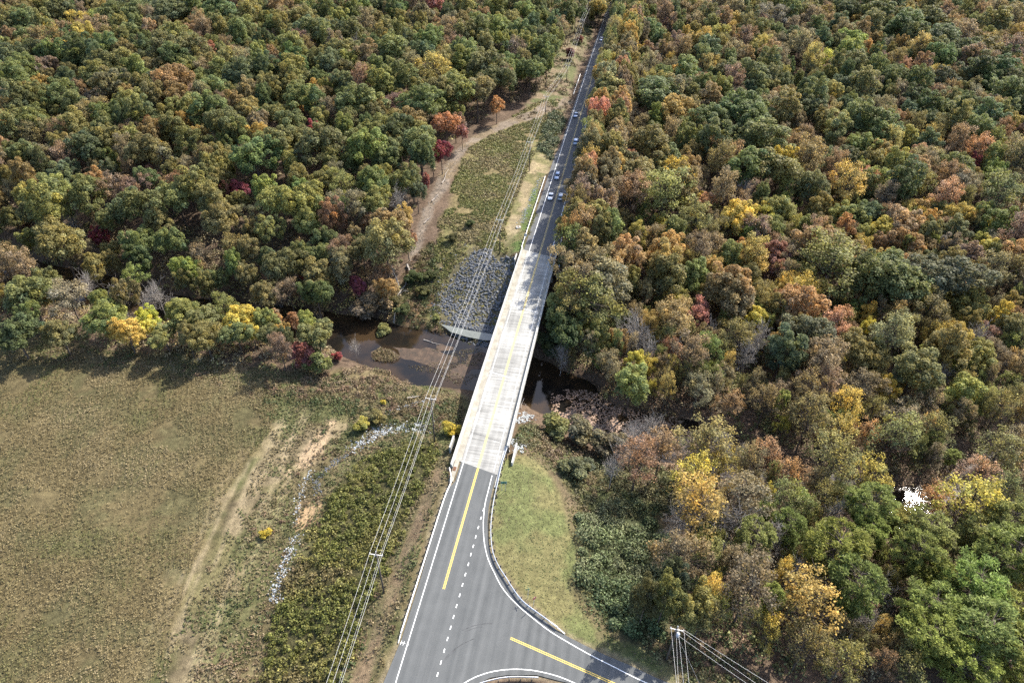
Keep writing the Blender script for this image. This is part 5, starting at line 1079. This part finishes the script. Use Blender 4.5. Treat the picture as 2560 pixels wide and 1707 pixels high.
# ------------------------------------------------------------------ utility poles and wires
M['pole'] = noise_mat('weathered_pole', [(.3, (.05, .04, .032)), (.7, (.12, .1, .085))], scale=1.5, stretch=(6, 6, 1), rough=.95)
M['arm'] = noise_mat('pale_crossarm', [(.3, (.4, .38, .34)), (.7, (.58, .56, .52))], scale=2, rough=.9)
M['insul'] = flat_mat('insulator_porcelain', (.55, .56, .58), rough=.2)
M['wire'] = flat_mat('bright_aluminium_wire', (.5, .49, .47), rough=.4)
M['tank'] = flat_mat('transformer_tank', (.42, .45, .5), rough=.4)
def pole(x, y, h, arm_dir, label, arm_w=2.4, group='utility poles along the road'):
    z = gz(x, y); root = empty('utility_pole', (x, y, z), 0, label, 'utility pole', group); m_ = MB(); m_.tube([(0, 0, -1.5), (0, 0, h)], [.19, .12], 8); pl = m_.build('pole', M['pole'], root, True)
    a = np.array([arm_dir[0], arm_dir[1], 0]) / math.hypot(*arm_dir[:2]); q = np.array([-a[1], a[0], 0])
    m_ = MB(); m_.box(np.array([0, 0, h - .55]) - q * .16, (arm_w, .11, .13), a, q); m_.build('crossarm', M['arm'], root)
    tips = []
    for o, b_ in ((-arm_w / 2 + .08, h - .48), (arm_w / 2 - .08, h - .48), (0, h)):
        m_ = MB(); base = a * o + np.array([0, 0, b_]) - (q * .16 if o else 0); m_.tube([base, base + [0, 0, .12], base + [0, 0, .13], base + [0, 0, .26], base + [0, 0, .28], base + [0, 0, .34]], [.025, .03, .075, .085, .05, .04], 8); m_.build('insulator', M['insul'], root, True)
        tips.append(np.array([x, y, z]) + base + [0, 0, .32])
    for o in (-.55, .55):
        m_ = MB(); m_.tube([np.array([0, 0, h - 1.25]) - q * .13, a * o + np.array([0, 0, h - .6]) - q * .16], .025, 5); m_.build('brace', M['galv'], root)
    tips.append(np.array([x, y, z + h - 2.3]) + a * .18)
    return [tips[0], tips[2], tips[1], tips[3]]
def base_px(sx, sy): 
    p = at(sx, sy, 0); 
    for _ in range(4): p = at(sx, sy, gz(p[0], p[1]))
    return p[:2]
pb = [base_px(960, 1481), base_px(1087, 1107), base_px(1249.6, 634.6), base_px(1322.9, 428.6), base_px(1363, 291), base_px(1416, 205)]
pxt = [(940, 1380), (1080, 991), (1250.7, 545), (1325.3, 352), (1363, 238), (1414, 160)]
p0 = pb[0] + (pb[0] - pb[1]) * 1.05; far_d = np.array([cdir(360)[0], cdir(360)[1]]); p6 = pb[5] + far_d * 62; p7 = p6 + far_d * 60
hs_ = []
for b_, t_ in zip(pb, pxt):
    B = np.array([b_[0], b_[1], gz(*b_)]); hs_.append(min((float(np.hypot(*(to_px(B + [0, 0, h]) - np.array(t_)))), h) for h in np.arange(8, 22, .1))[1])
print('pole heights', [round(h, 1) for h in hs_])
allp = [p0] + pb + [p6, p7]; allh = [13.2] + hs_ + [12.5, 12.5]
plab = ['utility pole just below the picture edge carrying the wires on', 'utility pole standing in the olive scrub beside the near left guardrail', 'utility pole left of the near bridge end, beside the rock apron', 'utility pole at the top of the dark rock slope left of the far bridge end', 'utility pole on the grass hill beside the cars on the far road', 'utility pole at the dirt lane where the wood closes in', 'utility pole in the clearing just beyond the dirt lane', 'utility pole far up the power line clearing, second beyond the dirt lane', 'farthest utility pole in the power line clearing']
tipsets = []
for i, (b_, h) in enumerate(zip(allp, allh)):
    d = allp[min(i + 1, len(allp) - 1)] - allp[max(i - 1, 0)]; d = d / np.linalg.norm(d); tipsets.append(pole(b_[0], b_[1], h, (d[1], -d[0]), plab[i]))
def cable(name, label, pts_list, r, sag=.012, mat='wire', cat='wire'):
    pts = []
    for a, b_ in zip(pts_list[:-1], pts_list[1:]):
        L = np.linalg.norm(b_ - a)
        for k in range(14):
            t = k / 14; pts.append(a + (b_ - a) * t + np.array([0, 0, -4 * sag * L * t * (1 - t)]))
    pts.append(pts_list[-1]); c = np.array(pts[len(pts) // 2]); m_ = MB(); m_.tube([p - c for p in pts], r, 5); o = m_.build(name, M[mat]); o.location = c; tag(o, label, cat, None); return o
for k, lab in enumerate(('leftmost of the wires running up the line of poles beside the road', 'middle wire carried on the pole tops beside the road', 'outer wire on the road side of the pole crossarms', 'lower neutral wire strung below the crossarms beside the road')):
    cable('overhead_wire', lab, [t[k] for t in tipsets], .019 if k < 3 else .014)
# the pole on the right with the transformer
b_ = base_px(1666, 1648); B = np.array([b_[0], b_[1], gz(*b_)]); hr = min((float(np.hypot(*(to_px(B + [0, 0, h]) - np.array((1693, 1566))))), h) for h in np.arange(6, 18, .1))[1]
print('right pole', B, hr)
aL, aR = at(1677.5, 1565.5, B[2] + hr), at(1710.5, 1572.5, B[2] + hr); ad = (aR - aL)[:2]
tr = pole(b_[0], b_[1], hr, ad, 'utility pole with grey transformer at the edge of the wood, lower right', float(np.linalg.norm(ad)) + .1, 'utility poles at the junction')
R_ = [o for o in bpy.data.objects if o.name.startswith('utility_pole') and o.parent is None and 'transformer' in o.get('label', '')][0]
q = MB(); q.tube([(0, 0, -.55), (0, 0, -.5), (0, 0, .4), (0, 0, .5)], [.2, .29, .29, .18], 14); tk = q.build('transformer', M['tank'], R_, True); tk.location = (.42, -.12, hr - 2.3)
for o in (-.12, .12): MB().tube([(o, 0, .45), (o, 0, .72)], [.05, .03], 6).build('bushing', M['insul'], tk, True)
def far_end(px0, px1, zA, zB, ext): a = at(*px0, zA); b2 = at(*px1, zB); return b2 + (b2 - a) * ext
zt = B[2] + hr
Z4 = lambda x, y: (1620 + x * .1193, 1520 + y * .1193)
for k, (src, p1, lab) in enumerate(((tr[0], Z4(605, 1568), 'left wire running from the transformer pole towards the camera'), (tr[1], Z4(750, 1568), 'middle wire running from the transformer pole towards the camera'), (tr[2], Z4(865, 1568), 'right wire running from the transformer pole towards the camera'))):
    e = at(*p1, zt - .4); cable('overhead_wire', lab, [src, src + (e - src) * 4.0], .017, .006)
e = at(*Z4(640, 1568), zt - 2.4); cable('overhead_wire', 'lower neutral wire running from the transformer towards the camera', [tr[3], tr[3] + (e - tr[3]) * 4.0], .015, .006)
for src, p1, zz, lab in ((tr[2], Z4(1509, 920), zt - .6, 'upper wire running from the transformer pole into the wood on the right'), (tr[1] - [0, 0, .6], Z4(1509, 1030), zt - 1.0, 'second wire running from the transformer pole into the wood on the right'), (tr[3], Z4(1509, 1170), zt - 2.4, 'pale lower cable running from the transformer pole into the wood on the right')):
    e = at(*p1, zz); cable('overhead_wire', lab, [src, src + (e - src) * 5.0], .017, .006)
e = np.array([b_[0] + 5, b_[1] - 5, gz(b_[0] + 5, b_[1] - 5)])
cable('guy_wire', 'thin guy wire slanting from the transformer pole down to the ground', [tr[3], e], .015, 0, 'galv')

# ------------------------------------------------------------------ cars
M['glass'] = flat_mat('dark_car_glass', (.02, .024, .03), rough=.05, spec=.6)
M['tyre'] = flat_mat('tyre_rubber', (.02, .02, .02), rough=.9)
M['lamp'] = flat_mat('headlight_lens', (.7, .72, .75), rough=.1); M['red_lamp'] = flat_mat('red_tail_lamp', (.35, .02, .02), rough=.2)
def car_paint(name, c): return flat_mat(name, c, rough=.28, metal=.25, spec=.5)
def car(y, off, head, paint, label, kind='car', L=4.6, wd=1.8, h=1.5):
    d = cdir(y) * head; p = on_road(y, off); root = empty(kind, (p[0], p[1], .0), math.atan2(d[1], d[0]), label, 'pickup truck' if kind == 'pickup_truck' else 'car', 'cars on the far road')
    hw = wd / 2
    def loft(secs, name, mat, par):
        m_ = MB(); n = len(secs[0]); v = [q for s in secs for q in s]; f = []
        for i in range(len(secs) - 1):
            for k in range(n): f.append((i * n + k, i * n + (k + 1) % n, (i + 1) * n + (k + 1) % n, (i + 1) * n + k))
        f.append(tuple(range(n))); f.append(tuple((len(secs) - 1) * n + k for k in range(n))); m_.add(v, f); return m_.build(name, mat, par, True)
    def sec(x, w_, z0, z1, r=.16): return [(x, -w_, z0), (x, w_, z0), (x, w_ * 1.02, (z0 + z1) / 2), (x, w_ - r * .4, z1 - r * .3), (x, w_ - r * 1.6, z1), (x, -w_ + r * 1.6, z1), (x, -w_ + r * .4, z1 - r * .3), (x, -w_ * 1.02, (z0 + z1) / 2)]
    hood = .62 * h; a = L / 2
    body = loft([sec(-a, hw * .82, .35, hood * .86), sec(-a + .15, hw * .95, .26, hood), sec(-a * .5, hw, .24, hood * 1.02), sec(0, hw, .24, hood), sec(a * .45, hw, .24, hood * .98), sec(a - .3, hw * .94, .26, hood * .86), sec(a, hw * .78, .34, hood * .7)], 'body', paint, root)
    if kind == 'pickup_truck': c0, c1, c2, c3 = -.15, .1, .95, 1.55
    elif h > 1.6: c0, c1, c2, c3 = -a + .12, -a + .55, .45, 1.15
    else: c0, c1, c2, c3 = -a * .72, -a * .38, .25, 1.05
    gl_ = loft([sec(c0, hw * .84, hood * .96, hood * 1.02, .05), sec(c1, hw * .8, hood * .96, h * .97, .12), sec(c2, hw * .8, hood * .96, h * .97, .12), sec(c3, hw * .84, hood * .95, hood * 1.0, .05)], 'windows', M['glass'], root)
    loft([sec(c1 - .06, hw * .7, h * .93, h * .985, .08), sec((c1 + c2) / 2, hw * .76, h * .94, h, .08), sec(c2 + .04, hw * .7, h * .93, h * .985, .08)], 'roof', paint, root)
    for xx in (c1, (c1 + c2) / 2):
        for s in (-1, 1):
            if xx == c1 and kind == 'pickup_truck': continue
            MB().tube([(xx, s * hw * .86, hood), (xx, s * hw * .79, h * .96)], .05, 5).build('pillar', paint, root)
    if kind == 'pickup_truck': MB().box((-a * .56, 0, hood * 1.01), (a * .78, wd * .8, .03)).build('cargo_bed', M['tyre'], root)
    for xx in (-a * .6, a * .62):
        for s in (-1, 1):
            wq = MB(); wq.tube([(xx, s * (hw - .2), .33), (xx, s * (hw + .01), .33)], .33, 14); wh = wq.build('wheel', M['tyre'], root); MB().tube([(xx, s * (hw - .02), .33), (xx, s * (hw + .02), .33)], .19, 10).build('rim', M['galv'], wh)
    for s in (-1, 1):
        MB().box((a - .07, s * hw * .6, hood * .68), (.12, .36, .16)).build('headlight', M['lamp'], root); MB().box((-a + .05, s * hw * .68, hood * .72), (.1, .26, .2)).build('tail_lamp', M['red_lamp'], root); MB().box((c3 - .25, s * (hw + .08), hood * 1.08), (.14, .16, .12)).build('mirror', paint, root)
    return root
white, silver, bluegrey, greyp = car_paint('white_car_paint', (.78, .79, .82)), car_paint('silver_car_paint', (.48, .5, .54)), car_paint('blue_grey_car_paint', (.35, .42, .55)), car_paint('grey_car_paint', (.2, .22, .25))
car(221.0, -1.85, -1, white, 'white sedan coming towards the bridge, beside the pale pickup in the next lane')
car(221.6, 1.75, 1, silver, 'silver estate car driving away in the right lane beside the white sedan', L=4.8, h=1.72)
car(237.2, -1.75, -1, bluegrey, 'blue-grey car coming towards the bridge behind the white sedan', L=4.8, h=1.62)
car(269.3, 1.5, 1, car_paint('pale_blue_car_paint', (.62, .68, .82)), 'pale blue-white van driving away alone in the right lane', L=4.9, h=1.85, wd=1.9)
car(297.3, -1.9, -1, bluegrey, 'blue car in a sunlit patch below the dirt lane', L=4.4)
car(411.0, -1.2, -1, white, 'farthest car, small and white, at the shaded top of the road')

# ------------------------------------------------------------------ signs and small fittings
M['green'] = flat_mat('green_sign_face', (.015, .12, .085), rough=.4); M['red'] = flat_mat('red_sign_face', (.42, .02, .03), rough=.4); M['sign_back'] = flat_mat('bare_sign_back', (.4, .43, .47), rough=.4, metal=.3); M['sign_white'] = flat_mat('white_sign_face', (.75, .76, .78), rough=.5); M['blue'] = flat_mat('blue_sign_face', (.1, .17, .33), rough=.5)
def sign_posts(root, xs, h, r=.045):
    for x in xs: MB().tube([(x, 0, -.5), (x, 0, h)], r, 6).build('post', M['galv'], root)
b2 = base_px(1259, 1226); rt = empty('road_sign', (b2[0], b2[1], gz(*b2)), math.radians(4), 'green road sign on two posts at the edge of the lawn by the bridge', 'sign')
sign_posts(rt, (-.42, .42), 2.9); f_ = MB().box((0, -.06, 2.75), (1.35, .03, .72)).build('panel', M['green'], rt)
MB().box((0, -.08, 3.06), (1.3, .01, .03)).box((0, -.08, 2.44), (1.3, .01, .03)).box((-.64, -.08, 2.75), (.03, .01, .64)).box((.64, -.08, 2.75), (.03, .01, .64)).build('border', M['sign_white'], f_)
b2 = base_px(1334, 1515); rt = empty('stop_sign', (b2[0], b2[1], gz(*b2)), math.radians(38), 'red octagonal stop sign seen edge-on behind the curved guardrail', 'sign'); sign_posts(rt, (0,), 3.2)
q = MB(); oc = [(.42 * math.cos(math.pi / 8 + k * math.pi / 4), .42 * math.sin(math.pi / 8 + k * math.pi / 4)) for k in range(8)]
q.add([(x, -.05, 2.85 + z) for x, z in oc] + [(x, -.07, 2.85 + z) for x, z in oc], [tuple(range(8)), tuple(range(15, 7, -1))] + [(k, (k + 1) % 8, 8 + (k + 1) % 8, 8 + k) for k in range(8)]); f_ = q.build('panel', M['red'], rt)
cu = bpy.data.curves.new('lettering', 'FONT'); cu.body = 'STOP'; cu.size = .32; cu.align_x = 'CENTER'; cu.align_y = 'CENTER'; cu.extrude = .004; tx_ = bpy.data.objects.new('lettering', cu); me = bpy.data.meshes.new_from_object(tx_); bpy.data.objects.remove(tx_); me.materials.clear(); me.materials.append(M['sign_white']); to = obj('lettering', me, f_); to.location = (0, -.078, 2.85); to.rotation_euler = (math.pi / 2, 0, 0)
b2 = base_px(1319.5, 1494); rt = empty('street_name_sign', (b2[0], b2[1], gz(*b2)), math.radians(20), 'thin post with two crossed green street name blades on the lawn', 'sign'); sign_posts(rt, (0,), 2.9)
MB().box((0, 0, 3.0), (1.0, .03, .2)).build('name_blade', M['green'], rt); MB().box((0, 0, 3.22), (.03, .95, .2)).build('name_blade', M['green'], rt)
b2 = base_px(1313.5, 602); rt = empty('road_sign', (b2[0], b2[1], gz(*b2)), math.radians(-10), 'grey-blue sign back in the grass left of the far guardrail', 'sign'); sign_posts(rt, (0,), 2.6); MB().box((0, -.06, 2.15), (1.0, .03, .95)).build('panel', M['sign_back'], rt)
b2 = base_px(1404, 642); rt = empty('road_sign', (b2[0], b2[1], gz(*b2)), math.radians(-10), 'pale blue sign among the trees right of the far bridge end', 'sign'); sign_posts(rt, (0,), 2.6); MB().box((0, -.06, 2.3), (.6, .03, .8)).build('panel', M['sign_white'], rt); MB().box((0, -.085, 2.35), (.42, .01, .5)).build('emblem', M['blue'], rt)
b2 = base_px(1433, 556); rt = empty('road_sign', (b2[0], b2[1], gz(*b2)), math.radians(-25), 'white sign leaning under the trees right of the far road', 'sign'); sign_posts(rt, (0,), 2.4); MB().box((0, -.06, 2.1), (.75, .03, .6)).build('panel', M['sign_white'], rt)
b2 = base_px(1296, 569); z_ = gz(*b2); rt = empty('drain_inlet', (b2[0], b2[1], z_), .2, 'square white concrete drain inlet with a rusty lid in the grass', 'drain'); MB().box((0, 0, .05), (1.5, 1.3, .5)).build('frame', conc, rt, bevel=.03); MB().box((0, 0, .32), (.62, .62, .05)).build('lid', M['rust'], rt)

# ------------------------------------------------------------------ dead wood
def log(p0, p1, r, label, branches=3, name='fallen_trunk'):
    a = np.array([p0[0], p0[1], gz(*p0[:2]) + r + .15]) if len(p0) == 2 else np.array(p0); b_ = np.array([p1[0], p1[1], gz(*p1[:2]) + r + .15]) if len(p1) == 2 else np.array(p1); L = np.linalg.norm(b_ - a); segs = []
    root = empty(name, a, 0, label, 'dead wood'); pts = limb(np.zeros(3), b_ - a, r, r * .35, segs, 5, L * .012); obj('trunk', trunk_mesh('trunk', segs, M['bark_pale'], 6), root); sg = []
    for q in range(branches):
        s_ = pts[2 + q % 4]; d = unit((b_ - a) / L + rdir(1)[0] * .9 + np.array([0, 0, .35])); e_ = limb(s_, s_ + d * L * rng.uniform(.15, .3), r * .4, r * .12, sg, 3, .1)
        for z in range(2): limb(e_[2], e_[2] + unit(d + rdir(1)[0] * .7) * L * .12, r * .18, .02, sg, 2, .05)
    if sg: obj('branches', trunk_mesh('branches', sg, M['bark_pale'], 4), root)
    return root
Bp = base_px
log(Bp(978, 772), Bp(1020, 700), .3, 'long pale fallen trunk slanting down the bank left of the rock slope', 3)
log(Bp(1000, 725), (*Bp(985, 708), gz(*Bp(985, 708)) + 6), .22, 'grey dead snag with bare forked limbs by the fallen trunk', 7, 'dead_snag')
log(Bp(985, 808), (*Bp(990, 802), gz(*Bp(985, 808)) + 4), .25, 'short broken white stump at the edge of the dark pool', 0, 'dead_snag')
log(Bp(1018, 665), Bp(1028, 690), .4, 'short thick pale log lying below the debris strip', 0)
log(Bp(1080, 505), Bp(1096, 488), .22, 'forked white log on the debris strip beside the wood', 2)
log(Bp(1105, 460), Bp(1122, 425), .2, 'thin white log high on the debris strip', 1)
log(Bp(1060, 560), Bp(1076, 545), .18, 'small grey log in the middle of the debris strip', 2)
log(Bp(1312, 985), Bp(1302, 1022), .15, 'thin dead trunk on the bank right of the bridge', 2)
log(Bp(1352, 1000), Bp(1368, 1030), .2, 'dark fallen trunk across the bank right of the bridge', 1)
log(Bp(1018, 998), Bp(1048, 993), .25, 'pale driftwood log by the sand patch on the near bank', 1)
log((*Bp(1060, 860), WATER_Z + .1), (*Bp(1100, 872), WATER_Z + .15), .2, 'driftwood stranded on the silt bar under the wires', 3)
def bare_sapling(sx, sy, h, label, z0=-9):
    b_ = base_px(sx, sy); cm, tm = KINDS['bare'][int(rng.integers(0, 3))]; r = empty('bare_sapling', (b_[0], b_[1], gz(*b_)), rng.uniform(0, 6), label, 'tree'); r.scale = (h / 20, h / 20, h / 18); obj('trunk', tm, r); obj('branches', cm, r)
bare_sapling(892, 900, 8, 'bare silver sapling at the water edge left of the reed islet')
# litter of sticks over the debris strip
dpx, dpy = scatter(ZN['path'], .7, .2); dm_ = dpy < 262; dpx, dpy = dpx[dm_], dpy[dm_]; dz_ = ground_z(dpx, dpy); sg = []
for x, y, z in zip(dpx, dpy, dz_):
    an = rng.uniform(0, 6.28); l = rng.uniform(.5, 1.9); sg.append(((x, y, z + .1), (x + math.cos(an) * l, y + math.sin(an) * l, z + .15 + rng.uniform(0, .5)), .06, .03))
st = obj('sticks', trunk_mesh('sticks', sg, M['bark_pale'], 3)); tag(st, kind='stuff')

# ------------------------------------------------------------------ labels of the trees: colour, build and neighbours
def zone_of(i):
    x, y = TREES[i][0], TREES[i][1]; dr = x - cx(y)
    if dr < 0:
        if y < 150 and TREES[i][7] < -5.5: return 'in the row at the field edge'
        if y > 330 and dr > -40: return 'at the power line clearing'
        return 'in the left wood' if y < 330 else 'far in the left wood'
    if dr < 22 and y > 185: return 'beside the far road'
    if y < 125: return 'in the open wood at lower right' if y < 90 else 'by the right-hand creek'
    if creek_d(np.array([x]), np.array([y]))[0] < 14: return 'by the right-hand creek'
    return 'in the right wood' if y < 260 else 'far in the right wood'
ids = [i for i, _ in ROOTS]; TPs = {i: TP[i] for i in range(len(TREES))}
big = [i for i in range(len(TREES)) if single[i]]
bp_ = np.array([TP[i] for i in big])
def noun(T): return {'bare_tree': 'leafless grey tree', 'pine_tree': 'pine'}.get(tname(T), 'tree')
def size_word(i):
    s = TREES[i][3]; return 'small' if s < 9.5 else 'tall' if s > 18.5 else ''
def neighbours(i):
    d = bp_ - TP[i]; out = []
    for nm, m in (('front', (d[:, 1] > 8) & (np.abs(d[:, 0]) < d[:, 1] * 1.0)), ('left', (d[:, 0] < -8) & (np.abs(d[:, 1]) < -d[:, 0])), ('right', (d[:, 0] > 8) & (np.abs(d[:, 1]) < d[:, 0])), ('back', (d[:, 1] < -8) & (np.abs(d[:, 0]) < -d[:, 1]))):
        k = np.where(m)[0]
        out.append(None if len(k) == 0 else TREES[big[k[np.argmin(np.hypot(d[k, 0], d[k, 1]))]]])
    return out
def short(T): return 'bare' if T[4] == 'gr' else 'pine' if T[5] == 'pine' else CNAME[T[4]]
def art(s): return ('an ' if s[0] in 'aeiou' else 'a ') + s
used = {}
for i, r in ROOTS:
    T = TREES[i]; nb = neighbours(i); c = '' if T[4] in ('gr',) else CNAME[T[4]]
    thin = 'sparse' if T[5] in ('thin', 'airy') else 'narrow' if T[5] == 'tall' else ''
    base = ' '.join(w for w in (size_word(i), thin, c, noun(T)) if w); z = zone_of(i); opts = []
    fr, le, ri_, ba = nb
    f_ = 'behind ' + art(short(fr)) + ' one' if fr is not None else 'nearest the picture bottom'
    l_ = 'right of ' + art(short(le)) if le is not None else 'at the left edge'
    r_ = 'left of ' + art(short(ri_)) if ri_ is not None else 'at the right edge'
    k_ = 'before ' + art(short(ba)) + ' one' if ba is not None else 'at the top'
    for o in (f'{base} {z}', f'{base} {z}, {f_}', f'{base} {z}, {l_}', f'{base} {z}, {r_}', f'{base} {z}, {k_}', f'{base} {z}, {f_}, {l_}', f'{base} {z}, {f_}, {r_}', f'{base} {z}, {l_}, {r_}', f'{base} {z}, {k_}, {l_}'): opts.append(o)
    r['_o'] = '|'.join(o for o in opts if len(o.replace(',', '').split()) <= 16)
    tag(r, None, 'tree', 'trees ' + z)
cntr = {}
for i, r in ROOTS:
    for o in set(r['_o'].split('|')): cntr[o] = cntr.get(o, 0) + 1
for i, r in ROOTS:
    os_ = r['_o'].split('|'); r['label'] = next((o for o in os_ if cntr[o] == 1), os_[-1]); del r['_o']
lab = {}
for i, r in ROOTS: lab.setdefault(r['label'], []).append((i, r))
for l, rs in lab.items():
    if len(rs) > 1:
        rs.sort(key=lambda q: TP[q[0]][0])
        for k, (i, r) in enumerate(rs):
            w_ = {2: ('left', 'right'), 3: ('leftmost', 'middle', 'rightmost')}.get(len(rs), ('leftmost', 'second', 'third', 'fourth', 'fifth', 'sixth', 'seventh', 'eighth'))[min(k, 7)]
            r['label'] = w_ + ' ' + (l if len((w_ + ' ' + l).split()) <= 16 else ','.join(l.split(',')[:-1]))
